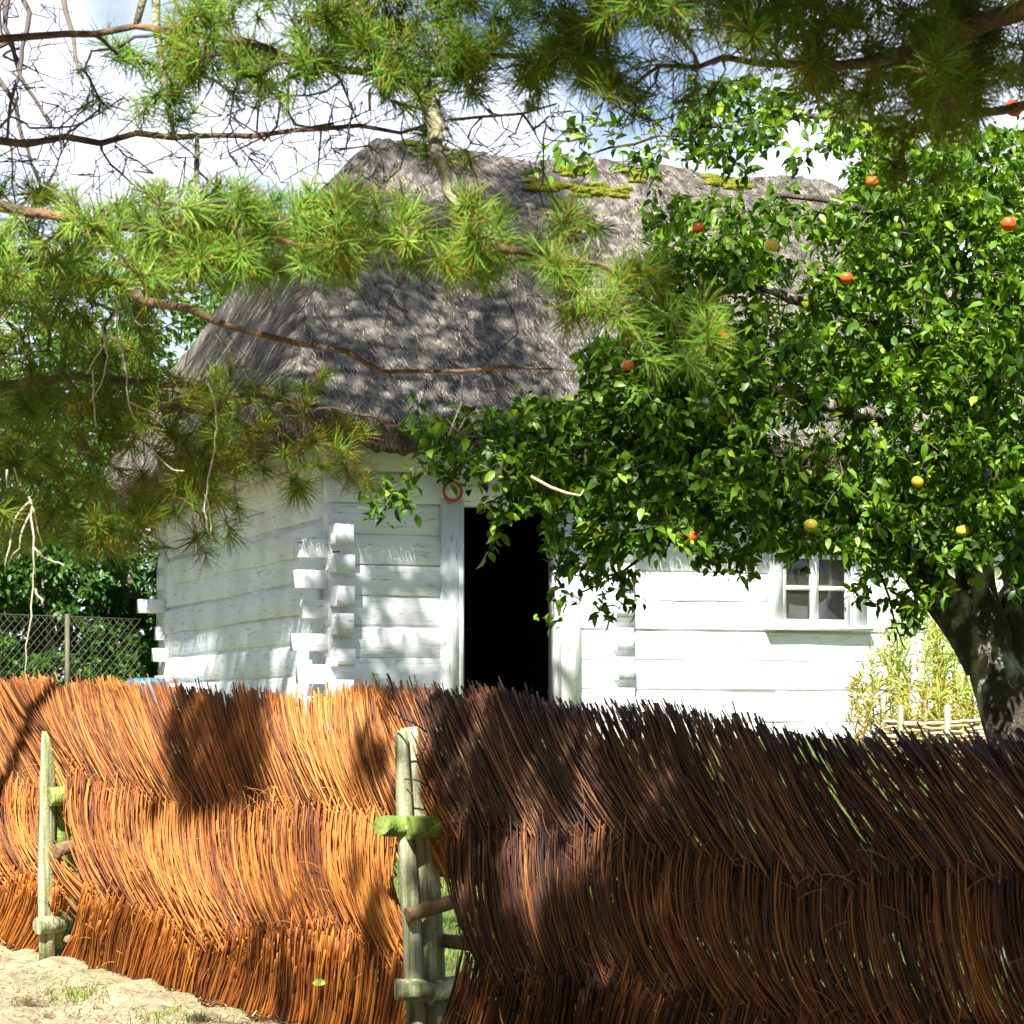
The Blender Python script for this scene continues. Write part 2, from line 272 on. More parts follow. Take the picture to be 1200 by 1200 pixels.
# side wall logs, offset half a course; ends poke out of the front
for k in range(11):
    h0 = -.10+LH*.5+k*LH+rng.normal(0, .012); h1 = h0+LH-.018
    if h1 > 3.1: h1 = 3.1
    if h0 > 2.95: continue
    log(fb, 'b', .20, HW+.26+.1*rng.random(), h0, h1, rng.normal(0, .012), .19, seg=.5, wob=.02)
    # projecting end at the front corner: hewn smaller
    e = .24+rng.normal(0, .03); hm = (h0+h1)/2; w = .078+rng.random()*.022
    if hm < 1.98: log(fb, 'b', -e, .21, hm-w, hm+w, .005+rng.normal(0, .01), .185, seg=.2, wob=.004)
fb.box((.03, .2, -.3), (.16, HW, 3.0), .2)
# cross wall: log ends in the front at px 728
cA = A_(728)
cw = MB()
for k in range(9):
    hm = .10+k*LH+rng.normal(0, .02); w = .105+rng.random()*.02; e = .10+rng.random()*.05
    log(cw, 'b', -e, .3, hm-w, hm+w, cA-.09+rng.normal(0, .008), cA+.09, seg=.2, wob=.004)
bk = MB()
for k in range(11):
    h0 = -.1+k*LH; log(bk, 'a', .21, HL+.3, h0, min(h0+LH-.015, 3.05), HW-.18, HW, seg=2)
rs = MB()
for k in range(10):
    h0 = -.1+LH*.5+k*LH; log(rs, 'b', -.28, HW+.28, h0, min(h0+LH-.015, 3.05), HL-.18, HL, seg=1)
fa.build('front_wall', M['white_a'], cot); fb.build('side_wall', M['white_b'], cot); cw.build('cross_wall_ends', M['white_b'], cot)
for k in range(10):
    hm = .06+k*LH+rng.normal(0, .02); log(bk, 'a', -.12-.28*(k == 5)+rng.normal(0, .03), .1, hm-.08, hm+.08, HW-.20, HW-.01, seg=.15, wob=.01)
bk.build('back_wall', M['white_a'], cot); rs.build('far_side_wall', M['white_b'], cot)
# door casing and the dark room
fr = MB()
log(fr, 'a', fA0-.02, fA1+.02, dH1, dH1+.13, -.035, .16, wob=.004)
def post(mb, a0, a1, z0, z1, f0=-.035, f1=.17): mb.box((a0, f0, z0), (a1, f1, z1), .5, .003)
post(fr, fA0, dA0-.06, dH0-.2, dH1-.003); post(fr, dA0-.055, dA0, dH0-.2, dH1-.003, -.02)
post(fr, dA1, dA1+.06, dH0-.2, dH1-.003, -.02); post(fr, dA1+.065, fA1, dH0-.2, dH1-.003)
door = fr.build('door_frame', M['white_v'], cot)
th = MB(); th.box((dA0-.05, -.10, 0), (dA1+.05, .2, dH0), .5, .004); th.build('threshold', M['brown_wood'], cot)
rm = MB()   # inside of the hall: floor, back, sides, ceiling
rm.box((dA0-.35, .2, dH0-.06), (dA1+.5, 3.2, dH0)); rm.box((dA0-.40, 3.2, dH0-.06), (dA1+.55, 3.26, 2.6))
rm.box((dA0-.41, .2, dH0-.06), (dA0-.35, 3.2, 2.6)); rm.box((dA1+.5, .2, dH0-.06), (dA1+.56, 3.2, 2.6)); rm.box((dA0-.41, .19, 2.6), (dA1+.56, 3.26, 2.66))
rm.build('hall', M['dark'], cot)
dl = MB()
for k in range(5): dl.box((-.02+k*.002, k*.19, dH0+.02), (.02+k*.002, k*.19+.183, dH1-.03), .5, .002)
dr = dl.build('door', M['door_dark'], cot); dr.location = (dA0+.0, .23, 0); dr.rotation_euler = (0, 0, radians(-24))
hd = MB(); hd.tube([(.03, .88, 1.1), (.09, .88, 1.1), (.09, .83, 1.1), (.09, .78, 1.1), (.03, .78, 1.1)], .010, 6); hd.build('handle', M['iron'], dr)
# window
wf = MB()
oA0, oA1 = A_(900), A_(1014)
for a0, a1, z0, z1 in ((oA0, wA0+.03, wH0, wH1+.10), (wA1-.03, oA1, wH0, wH1+.10), (wA0+.032, wA1-.032, wH1-.02, wH1+.10)): wf.box((a0, -.045, z0), (a1, .05, z1), .5, .002)
win = wf.build('window', M['white_v'], cot)
sl_ = MB(); sl_.box((oA0-.04, -.11, wH0-.055), (oA1+.04, .05, wH0-.003), .5, .003); sl_.build('sill', M['white_a'], win)
mu = MB(); ia0, ia1, iz0, iz1 = wA0+.032, wA1-.032, wH0, wH1-.02
mu.box((ia0, -.02, iz0), (ia0+.05, .04, iz1)); mu.box((ia1-.05, -.02, iz0), (ia1, .04, iz1)); mu.box((ia0+.051, -.02, iz0), (ia1-.051, .04, iz0+.06)); mu.box((ia0+.051, -.02, iz1-.05), (ia1-.051, .04, iz1))
mid = (ia0+ia1)/2-.02; mu.box((mid-.045, -.03, iz0+.061), (mid+.045, .04, iz1-.051))
hh = (iz1-.05-iz0-.06)/3
for k in (1, 2):
    z = iz0+.06+hh*k
    mu.box((ia0+.051, -.018, z-.022), (mid-.046, .035, z+.022)); mu.box((mid+.046, -.018, z-.022), (ia1-.051, .035, z+.022))
mu.build('sash', M['white_v'], win)
gp = MB(); gp.box((ia0+.01, .012, iz0+.01), (ia1-.01, .020, iz1-.01)); gp.build('glass', M['glass'], win)
# ---- thatched roof
OV = .78; EH = H_(545, .8)+.02      # underside of the eave
RH = 7.65-GZ                        # ridge
def roof_h(a, b):
    da = np.minimum(a+OV, HL+OV-a); db = np.minimum(b+OV, HW+OV-b)
    top = RH-EH-.28
    fa_ = da/ (1.49+OV)*top; fb_ = db/(HW/2+OV)*top
    # thatch swells slightly between eave and ridge
    fa_ = fa_+.30*np.sin(np.clip(fa_/top, 0, 1)*pi); fb_ = fb_+.16*np.sin(np.clip(fb_/top, 0, 1)*pi)
    k = .55; h = np.clip(.5+.5*(fb_-fa_)/k, 0, 1); m_ = fb_*(1-h)+fa_*h-k*h*(1-h)*.6
    m_ = np.minimum(m_, top+.02*np.sin(a*3))
    lift = .16*np.exp(-((a+OV)**2+(b+OV)**2)/1.2)
    return EH+.28+m_+lift+.035*np.sin(a*2.3+b*1.1)+.02*np.sin(a*5.1-b*3.7)
ga = np.arange(-OV, HL+OV+.01, .07); gb = np.arange(-OV, HW+OV+.01, .07)
Aa, Bb = np.meshgrid(ga, gb, indexing='ij'); Hh = roof_h(Aa, Bb)+rng.normal(0, .012, Aa.shape)
na, nb = Aa.shape
rf = MB(); i, j = np.meshgrid(np.arange(na-1), np.arange(nb-1), indexing='ij')
rf.add(np.stack([Aa, Bb, Hh], -1), np.stack([i*nb+j, (i+1)*nb+j, (i+1)*nb+j+1, i*nb+j+1], -1).reshape(-1, 4), rng.random(na*nb)*.6+.1)
roof = rf.build('roof', M['thatch'], cot, True)
# cut edge and underside
per = [(a, gb[0]) for a in ga] + [(ga[-1], b) for b in gb[1:]] + [(a, gb[-1]) for a in ga[::-1][1:]] + [(ga[0], b) for b in gb[::-1][1:-1]]
per = np.array(per); n = len(per); top = roof_h(per[:, 0], per[:, 1])+.005
inn = per+(np.array([HL/2, HW/2])-per)*np.array([.035, .04]); low = top-.30+rng.normal(0, .012, n)
wal = np.clip(per, [-.0, -.0], [HL, HW]); wal = wal+(np.array([HL/2, HW/2])-wal)*.01
V = np.concatenate([np.c_[per, top], np.c_[per+(per-np.array([HL/2, HW/2]))*.004, top-.12], np.c_[inn, low], np.c_[wal, np.full(n, 3.0)]])
i = np.arange(n); i2 = (i+1) % n
ed = MB(); ed.add(V, np.concatenate([np.stack([i+k*n, i+(k+1)*n, i2+(k+1)*n, i2+k*n], -1) for k in range(3)]), rng.random(4*n)); ed.build('eave', M['thatch_cut'], roof)
# straw ends over the surface, lying down the slope
def strands(n, fn, L0, L1, w, lift, edge=False):
    a = rng.uniform(-OV, HL+OV, n); b = rng.uniform(-OV, HW/2+.5, n)
    if edge: 
        sel = rng.random(n) < .6; a = np.where(sel, a, -OV+rng.random(n)*.06); b = np.where(sel, -OV+rng.random(n)*.06, rng.uniform(-OV, HW+OV, n))
    e = .05; z = roof_h(a, b); ha = (roof_h(a+e, b)-z)/e; hb = (roof_h(a, b+e)-z)/e
    g_ = np.stack([-ha, -hb], -1); gl_ = np.linalg.norm(g_, axis=1, keepdims=True)+1e-6; g_ = g_/gl_*np.minimum(1, gl_*3)
    an = rng.normal(0, .25, n); d = np.stack([g_[:, 0]*np.cos(an)-g_[:, 1]*np.sin(an), g_[:, 0]*np.sin(an)+g_[:, 1]*np.cos(an)], -1)
    if edge: d = np.where((a < -OV+.07)[:, None], [-1, 0], [0, -1])+rng.normal(0, .25, (n, 2))
    dz = ha*d[:, 0]+hb*d[:, 1]; D = np.c_[d, dz]; D /= np.linalg.norm(D, axis=1, keepdims=True)+1e-6
    Ln = rng.uniform(L0, L1, n)[:, None]; o = np.c_[a, b, z]; up = np.array([0, 0, 1.]); side = np.cross(D, up); side /= np.linalg.norm(side, axis=1, keepdims=True)+1e-6
    if edge: D[:, 2] = -.3-rng.random(n)*.9; o[:, 2] -= rng.random(n)*.26
    tip = o+D*Ln; tip[:, 2] += rng.uniform(.0, lift, n)*(not edge)
    o2 = o.copy(); o2[:, 2] -= .01*(not edge)
    v = np.stack([o2-side*w, o2+side*w, tip], 1).reshape(-1, 3); f = np.arange(3*n).reshape(-1, 3)
    return v, f, np.repeat(rng.random(n)**1.2, 3)
st_ = MB(); st_.add(*strands(120000, None, .07, .26, .0042, .05)); st_.build('straw', M['thatch'], roof)
st_ = MB(); st_.add(*strands(26000, None, .05, .14, .004, 0, True)); st_.build('straw_fringe', M['thatch_cut'], roof)
def blob(mb, c, r, k=14, amp=.25):
    th_ = np.linspace(0, pi, k); ph = np.linspace(0, 2*pi, 2*k, endpoint=False); T_, Ph = np.meshgrid(th_, ph, indexing='ij')
    rr = 1+amp*(np.sin(T_*5+Ph*3)*.3+rng.normal(0, .18, T_.shape)); v = np.stack([np.sin(T_)*np.cos(Ph)*rr*r[0], np.sin(T_)*np.sin(Ph)*rr*r[1], np.cos(T_)*rr*r[2]], -1)+np.asarray(c)
    i, j = np.meshgrid(np.arange(k-1), np.arange(2*k), indexing='ij'); j2 = (j+1) % (2*k)
    mb.add(v, np.stack([i*2*k+j, (i+1)*2*k+j, (i+1)*2*k+j2, i*2*k+j2], -1).reshape(-1, 4), .5)
def on_roof(px, py):
    """point of the roof surface seen at a pixel"""
    best = None
    P3 = np.stack([CX+Aa*E1[0]+Bb*E2[0], CY+Aa*E1[1]+Bb*E2[1], Hh+GZ], -1); x_, y_ = to_px(P3); dd = (x_-px)**2+(y_-py)**2+(P3[..., 1]-20)*.5; k = np.unravel_index(np.argmin(dd), dd.shape)
    return Aa[k], Bb[k], Hh[k]
for (px, py, ra, rz) in ((640, 218, .17, .07), (700, 222, .34, .08), (752, 207, .14, .05), (500, 162, .22, .06), (850, 212, .22, .06), (668, 200, .10, .05)):
    a, b, h = on_roof(px, py); mo = MB()
    for da_ in np.linspace(-ra, ra, 24):
        db_ = rng.normal(0, .05); rr_ = rng.uniform(.045, .085); blob(mo, (a+da_, b+db_, float(roof_h(a+da_, b+db_))-.005), (rr_*1.5, rr_*1.2, rr_*.55), 8, .5)
    mo.build('moss_patch', M['moss'], roof, True)
# round red wall plate by the door, and the hook above it
pa, ph_ = A_(527), H_(577, 1.3)
pl = tag(empty('wall_plaque', (CX+pa*E1[0]+.09*E1[1], CY+pa*E1[1]-.09*E1[0]*1.0, GZ+ph_), TH), 'small round plaque with a red rim on the cottage wall left of the doorway', 'plaque')
an = np.linspace(0, 2*pi, 33)[:-1]
def ring(R_, r_, k=8, y=0):
    v = np.stack([np.stack([(R_+r_*np.cos(q))*np.cos(an), np.full(32, y)+r_*.6*np.sin(q), (R_+r_*np.cos(q))*np.sin(an)], -1) for q in np.arange(k)/k*2*pi], 1)
    i, j = np.meshgrid(np.arange(32), np.arange(k), indexing='ij')
    return v, np.stack([i*k+j, i*k+(j+1) % k, ((i+1) % 32)*k+(j+1) % k, ((i+1) % 32)*k+j], -1).reshape(-1, 4)
r_ = MB(); r_.add(*ring(.093, .014)); r_.build('rim', M['red'], pl, True)
d_ = MB(); v = np.concatenate([np.stack([.085*np.cos(an), np.full(32, .012), .085*np.sin(an)], -1), np.stack([.085*np.cos(an), np.full(32, .022), .085*np.sin(an)], -1)])
d_.add(v, [np.arange(32)[::-1][None], (np.arange(32)+32)[None], np.stack([np.arange(32), (np.arange(32)+1) % 32, (np.arange(32)+1) % 32+32, np.arange(32)+32], -1)]); d_.build('disc', M['white_v'], pl)

# ------------------------------------------------------------------ wicker fence
F0 = np.array([-.411, 10.55]); U = np.array([.6215, -.7846]); U /= np.linalg.norm(U); NF = np.array([U[1], -U[0]])  # towards the camera
if NF[1] > 0: NF = -NF
def fxy(t, off=0): t = np.asarray(t, float); return F0+t[..., None]*U+np.asarray(off)[..., None]*NF
tt = np.linspace(-7, 5.2, 500); fx = fxy(tt); pxs = 600+fx[:, 0]/fx[:, 1]*F
ytop = np.interp(pxs, [-300, 0, 100, 170, 250, 360, 480, 560, 650, 780, 900, 960, 1100, 1200, 1500], [800, 797, 799, 800, 812, 812, 808, 808, 822, 832, 850, 864, 866, 868, 890])
ztop = CH+(HY-ytop)/F*fx[:, 1]
def TOP(t): return np.interp(t, tt, ztop)
def BASE(t): p = fxy(t); return ground_z(p[..., 0], p[..., 1])
def noise1(t, s, seed):
    r = np.random.default_rng(seed); g_ = r.normal(size=400); return np.interp((np.asarray(t)+10)*s, np.arange(400), g_)
LT = lambda t: np.interp(t, [-7, -3.2, -2, -.4, 0, 1.5, 5], [.45, .62, .50, .34, .52, .58, .46])
LM = lambda t: np.interp(t, [-7, -3.2, -2, -.4, 0, 1.5, 5], [.2, .40, .32, .12, .20, .22, .14])
LB = lambda t: np.interp(t, [-7, -3.2, -2, -.4, 0, 1.5, 5], [.3, .36, .24, .20, .24, .20, .14])
S2, S1 = .25, .60
def course(kind, t0, t1, seed):
    if kind == 't' and t1 < 1: t1 = t1+.40
    if kind == 'm' and t1 < 1: t1 = t1-.12
    mb = MB(); r = np.random.default_rng(seed)
    for layer in range(3):
        n = int((t1-t0)/((.0068 if layer < 2 else .010) if kind != 't' else (.0056, .0068, .008)[layer])); t = t0+np.arange(n)*(t1-t0)/n+r.normal(0, .004, n)
        m = 9; s = np.linspace(0, 1, m)[None]        # bottom -> top
        j1 = .010*noise1(t, 9, seed+1)+.010*noise1(t, 2.3, seed+12)+.036*r.normal(size=n); j2 = .010*noise1(t, 9, seed+2)+.012*noise1(t, 2.1, seed+13)+.036*r.normal(size=n)
        if kind == 'b':
            hs = -.02+s*(S2+.03+j1)[:, None]; off = LB(t)[:, None]*s**.9; off = off; y = .02+.035*s*s-.02*(1-s)
            y = y+.012*noise1(t, 3, seed)[:, None]
        elif kind == 'm':
            a0 = S2-.05+j2; a1 = S1+.03+j1; hs = a0[:, None]+(a1-a0)[:, None]*s
            off = LB(t)[:, None]*.9+LM(t)[:, None]*(1-s)**2.1*.9-.06*s+.0
            y = -.03+.16*np.sin(np.clip(s*.95+.02, 0, 1)*pi*.85)**.8*.62+.02*s
        else:
            a0 = S1-.06+j2; tip = .995+.013*r.normal(size=n)+.010*noise1(t, 9, seed+3)+.03*(r.random(n) < .02)
            hs = a0[:, None]+(tip-a0)[:, None]*s
            fan = 1+.13*noise1(t, 5, seed+5)+.12*r.normal(size=n)
            off = LB(t)[:, None]*.9-.01-LT(t)[:, None]*fan[:, None]*(s**1.3)
            y = -.02+.06*np.sin(s*pi*.9)+.03*s
            y = y+.02*noise1(t, 5, seed)[:, None]*s
        tl = t[:, None]+off*(1+.10*noise1(t, 3.1, seed+15)[:, None]+.05*r.normal(size=(n, 1)))+r.normal(0, .012, (n, 1))*(s-.5)+(.022*noise1(t, 2.2, seed+8)[:, None]*np.sin(s*pi)) + r.normal(0, .0016, (n, m))
        yl = y-layer*.015+r.normal(0, .009, n)[:, None]+.010*np.sin(s*5+t[:, None]*3)
        b = BASE(tl); H = TOP(tl)-b; p2 = fxy(tl, yl); Z_ = b+hs*H
        rad = (.0022+.0030*r.random(n)**1.3)[:, None]*(np.ones_like(s)*(1.05-.18*s) if kind == 't' else (1.0-.12*s))
        rn = np.clip(.5+.27*r.normal(size=n)+.17*noise1(t, 6, seed+9), 0.02, .98)
        ok = np.ones(n, bool)
        if kind == 't' : ok = ~(r.random(n) < .17*smooth(1.6, 2.8, t))
        mb.tubes(np.dstack([p2, Z_])[ok], rad[ok], 5, rn[ok])
    # stray dry stems caught in the weave
    n = int((t1-t0)*(16 if kind != 'b' else 6)); t = r.uniform(t0, t1, n); h = {'t': S1+.12*r.random(n), 'm': S2+.02+.3*r.random(n), 'b': .25*r.random(n)}[kind] + .0
    m = 5; s = np.linspace(0, 1, m)[None]; an = r.uniform(0, 2*pi, n)[:, None]; ln = r.uniform(.03, .14, n)[:, None]
    tl = t[:, None]+.12+np.cos(an+s*.4)*ln*s; b = BASE(tl); H = TOP(tl)-b; Zs = b+h[:, None]*H+np.sin(an+s*.4)*ln*s; p2 = fxy(tl, .11+.03*s+np.zeros_like(tl))
    mb.tubes(np.dstack([p2, Zs]), .0014, 3, r.uniform(.9, 1, n))
    return mb
panels = [(-7.0, -3.42, 11, 'wicker fence panel at the left edge, left of the pale green post'),
          (-3.22, -.14, 22, 'orange sunlit wicker fence panel between the two posts'),
          (.16, 5.0, 33, 'long dark brown shaded wicker fence panel right of the mossy post')]
for t0, t1, sd, lb in panels:
    p = fxy(np.array(t0)); fe = tag(empty('wicker_fence_panel', (p[0], p[1], float(ground_z(*p)))), lb, 'fence', 'wicker fence panels')
    for kd, nm in (('b', 'bottom_row'), ('m', 'middle_row'), ('t', 'top_row')):
        o = course(kd, t0, t1, sd+ord(kd)).build(nm, (M['willow_dark_shade'] if kd == 't' else M['willow_brown_shade']) if t0 > 0 else (M['willow_pale'] if kd == 't' else M['willow']), fe, True); o.location = (-p[0], -p[1], -float(ground_z(*p)))
    for hgt in (.07, .30, .62):
        q = np.linspace(t0-.02, t1+.3, 12); x = fxy(q, -.05+0*q); b = BASE(q); H = TOP(q)-b
        rl = MB(); rl.tube(np.c_[x, b+hgt*H+.01*np.sin(q*3)], .030, 8); o = rl.build('rail', M['brown_wood'], fe, True); o.location = (-p[0], -p[1], -float(ground_z(*p)))
# posts --------------------------------------------------------------
def pole(mb, pts, rad, k=14, noise=.05):
    pts = np.array(pts, float); n = 12; s = np.linspace(0, 1, n); src = np.linspace(0, 1, len(pts)); P_ = np.stack([np.interp(s, src, pts[:, c]) for c in range(3)], -1)
    r_ = np.interp(s, np.linspace(0, 1, len(rad)), rad)
    base = mb.n; mb.tube(P_, r_*(1+rng.normal(0, noise*.3, n)), k)
    return mb
def Q(px, py, t, off=0):
    """point at pixel height py standing at fence parameter t, pushed off towards the camera, sideways to pixel px"""
    p = fxy(np.array(float(t)), np.array(float(off))); d = p[1]; return P(px, py, d)
# middle post: two split poles side by side with cross pegs
p0 = P(492, 1205, 10.45); g0 = float(ground_z(p0[0], p0[1]))
po = tag(empty('fence_post', (p0[0], p0[1], g0)), 'mossy twin-pole wooden fence post in the middle, with crossing pegs', 'fence post', 'wooden posts of the wicker fence')
def child(mb, nm, m, par, sm=True):
    o = mb.build(nm, m, par, sm); o.location = [-c for c in par.location]; return o
D1 = 10.38
m1 = MB(); pole(m1, [P(489, 1230, D1), P(481, 1060, D1), P(474, 950, D1), P(470, 856, D1)], [.040, .040, .036, .026]); child(m1, 'front_pole', M['post_wood'], po)
m1 = MB(); pole(m1, [P(507, 1230, D1+.10), P(500, 1060, D1+.10), P(492, 940, D1+.1), P(482, 852, D1+.10)], [.066, .066, .062, .048], 16); child(m1, 'rear_pole', M['post_wood'], po)
m1 = MB(); pole(m1, [P(478, 970, D1-.06), P(505, 969, D1-.02), P(523, 967, D1)], [.050, .047, .045]); child(m1, 'peg', M['algae_wood'], po)
m1 = MB(); pole(m1, [P(446, 968, D1-.10), P(456, 968, D1-.04), P(480, 969, D1)], [.040, .046, .046]); child(m1, 'peg', M['algae_wood'], po)
m1 = MB(); pole(m1, [P(477, 1072, D1-.08), P(500, 1066, D1-.04), P(530, 1057, D1)], [.030, .032, .030]); child(m1, 'peg', M['brown_wood'], po)
m1 = MB(); pole(m1, [P(508, 1012, D1+.30), P(540, 1018, D1+.2)], [.050, .052]); child(m1, 'peg', M['brown_wood'], po)
m1 = MB(); pole(m1, [P(464, 1160, D1-.12), P(490, 1160, D1-.1), P(500, 1163, D1)], [.046, .048, .045]); child(m1, 'peg', M['post_wood'], po)
m1 = MB(); pole(m1, [P(497, 1166, D1+.0), P(528, 1158, D1+.05), P(545, 1156, D1+.1)], [.050, .05, .05]); child(m1, 'peg', M['post_wood'], po)
wr = MB()
wr.tube([P(461, 835, D1-.1), P(472, 842, D1-.12), P(486, 848, D1-.10), P(500, 858, D1-.02)], .004, 5); wr.tube([P(482, 858, D1-.07), P(492, 880, D1-.08), P(501, 905, D1-.06), P(503, 935, D1-.03)], .003, 5)
wr.tube([P(474, 913, D1-.07), P(488, 914, D1-.08), P(500, 921, D1-.05)], .0035, 5); child(wr, 'binding_wire', M['iron'], po)
# left post
D2 = 13.02
p0 = P(64, 1115, D2); g0 = float(ground_z(p0[0], p0[1]))
po2 = tag(empty('fence_post', (p0[0], p0[1], g0)), 'pale sunlit green fence post near the left edge', 'fence post', 'wooden posts of the wicker fence')
m1 = MB(); pole(m1, [P(55, 1130, D2), P(54, 1000, D2), P(56, 920, D2), P(57, 857, D2)], [.042, .046, .046, .036]); child(m1, 'front_pole', M['post_wood'], po2)
m1 = MB(); pole(m1, [P(66, 1110, D2+.08), P(68, 1000, D2+.08), P(71, 930, D2+.08), P(68, 862, D2+.08)], [.05, .056, .056, .034]); child(m1, 'rear_pole', M['algae_wood'], po2)
m1 = MB(); pole(m1, [P(58, 934, D2-.08), P(78, 932, D2-.04), P(90, 931, D2)], [.050, .052, .050]); child(m1, 'peg', M['algae_wood'], po2)
m1 = MB(); pole(m1, [P(65, 998, D2-.1), P(80, 993, D2-.04), P(92, 991, D2)], [.036, .036, .030]); child(m1, 'peg', M['brown_wood'], po2)
m1 = MB(); pole(m1, [P(44, 1085, D2-.08), P(60, 1083, D2-.02), P(80, 1080, D2+.1)], [.045, .048, .045]); child(m1, 'peg', M['post_wood'], po2)
m1 = MB(); pole(m1, [P(80, 975, D2+.3), P(92, 970, D2+.3)], [.03, .03]); child(m1, 'peg', M['post_wood'], po2)

# ------------------------------------------------------------------ growing branches
def resample(pts, rad, step):
    pts = np.array(pts, float); seg = np.linalg.norm(np.diff(pts, axis=0), axis=1); L = np.concatenate([[0], np.cumsum(seg)]); n = max(3, int(L[-1]/step)+1); s = np.linspace(0, L[-1], n)
    # smooth interpolation (Catmull-like through cosine blend of linear)
    out = np.stack([np.interp(s, L, pts[:, c]) for c in range(3)], -1)
    for _ in range(3): out[1:-1] = out[1:-1]*.5+(out[:-2]+out[2:])*.25
    return out, np.interp(s, L, rad)
class Net:
    def __init__(s): s.p = []; s.par = []; s.rmin = []; s.chains = []; s.cnt = []
    def limb(s, pts, rad, parent=-1, step=.12, wob=.01, kind=0):
        o, r = resample(pts, rad, step); o = o+rng.normal(0, wob, o.shape)
        if parent == 'near': 
            A = np.array(s.p); parent = int(np.argmin(((A-o[0])**2).sum(1)))
        ids = [] if parent < 0 else [parent]
        for k in range(len(o)):
            s.p.append(o[k]); s.par.append(ids[-1] if ids else -1); s.rmin.append(r[k]); ids.append(len(s.p)-1)
        s.chains.append((ids, kind)); return ids
    def twig(s, tgt, wob=.02, sag=.0, kind=1, maxd=None, upw=0):
        A = np.array(s.p); d2 = ((A-tgt)**2).sum(1)
        i = int(np.argmin(d2)); d = math.sqrt(d2[i])
        if maxd and d > maxd: return None
        a = A[i]; n = max(3, int(d/.07)+2); t = np.linspace(0, 1, n)[:, None]; q = a+(tgt-a)*t
        c = rng.normal(0, wob*2.2, 3)*d**.5; c[2] += sag*d; q = q+c*np.sin(t*pi)+rng.normal(0, min(wob*.25, .0045), q.shape)*np.sin(t*pi); ids = [i]
        for k in range(1, n):
            s.p.append(q[k]); s.par.append(ids[-1]); s.rmin.append(0); ids.append(len(s.p)-1)
        s.chains.append((ids, kind)); return q[-1]-q[-2]
    def radii(s, r0, ex):
        c = np.zeros(len(s.p)); hasch = set(s.par)
        for i in range(len(s.p)):
            if i not in hasch: c[i] = 1
        for i in range(len(s.p)-1, -1, -1):
            if s.par[i] >= 0: c[s.par[i]] += c[i]
        return np.maximum(r0*c**ex, np.array(s.rmin))
    def mesh(s, r0, ex, kinds, k=5, cap=None):
        R = s.radii(r0, ex); A = np.array(s.p)
        if cap: R = np.where(np.array(s.rmin) > 0, R, np.minimum(R, cap))
        mb = MB()
        for ids, kd in s.chains:
            if kd not in kinds: continue
            rr = R[ids].copy()
            if len(ids) > 1: rr[0] = min(rr[0], rr[1]*1.2)
            mb.tube(A[ids], rr, 9 if rr.max() > .03 else (k if rr.max() > .004 else 4), rng.random(), mat=(0, 1 if len(kinds) > 2 else 0, 0, 1, 2)[kd])
        return mb
def rot_from_dir(D, spin):
    """matrices whose x axis is D"""
    D = D/(np.linalg.norm(D, axis=1, keepdims=True)+1e-9); up = np.where(np.abs(D[:, 2:3]) > .95, [[1., 0, 0]], [[0, 0, 1.]])
    Yv = np.cross(up, D); Yv /= np.linalg.norm(Yv, axis=1, keepdims=True)+1e-9; Zv = np.cross(D, Yv)
    c, s_ = np.cos(spin)[:, None], np.sin(spin)[:, None]
    return np.stack([D, Yv*c+Zv*s_, -Yv*s_+Zv*c], -1)
LEAF = np.array([[0, 0, 0], [.28, .23, .05], [.28, -.23, .05], [.65, .22, .03], [.65, -.22, .03], [1, 0, -.10], [.28, 0, 0], [.65, 0, -.02]])
LEAFF = [np.array([[0, 6, 1], [0, 2, 6], [3, 7, 5], [7, 4, 5]]), np.array([[6, 7, 3, 1], [2, 4, 7, 6]])]
def leaves(mb, pos, D, size, r, spin=None, width=1.0):
    n = len(pos); spin = rng.normal(0, .7, n) if spin is None else spin; Rm = rot_from_dir(D, spin)
    bend = rng.uniform(-.55, .12, n)
    T = np.broadcast_to(LEAF, (n, 8, 3)).copy(); T[:, :, 1] *= width; T[:, :, 2] += bend[:, None]*T[:, :, 0]**2
    T *= np.asarray(size).reshape(-1, 1, 1); V = np.einsum('nij,nkj->nki', Rm, T)+pos[:, None, :]
    fs = [(f[None]+(np.arange(n)*8)[:, None, None]).reshape(-1, f.shape[1]) for f in LEAFF]
    mb.add(V, fs, np.repeat(np.broadcast_to(r, (n,)), 8))
def needles(mb, pos, D, length, rad, r):
    n = len(pos); D = D/(np.linalg.norm(D, axis=1, keepdims=True)+1e-9); Rm = rot_from_dir(D, rng.uniform(0, 6, n))
    droop = rng.uniform(-.16, .06, n)
    L = np.asarray(length).reshape(-1, 1)*np.ones((n, 1)); rad = np.asarray(rad).reshape(-1, 1)*np.ones((n, 1))
    an = np.array([0, 2.094, 4.189]); base = pos[:, None, :]+rad[:, :, None]*(Rm[:, None, :, 1]*np.cos(an)[None, :, None]+Rm[:, None, :, 2]*np.sin(an)[None, :, None])
    mid = pos+D*L*.55; md = mid[:, None, :]+(base-pos[:, None, :])*.95; tip = pos+D*L; tip[:, 2] += droop*L[:, 0]
    V = np.concatenate([base, md, tip[:, None, :]], 1); b = (np.arange(n)*7)[:, None]
    q = np.concatenate([b+np.array([[k, (k+1) % 3, 3+(k+1) % 3, 3+k]]) for k in range(3)]); t3 = np.concatenate([b+np.array([[3+k, 3+(k+1) % 3, 6]]) for k in range(3)])
    mb.add(V, [q, t3], np.repeat(np.broadcast_to(r, (n,)), 7))
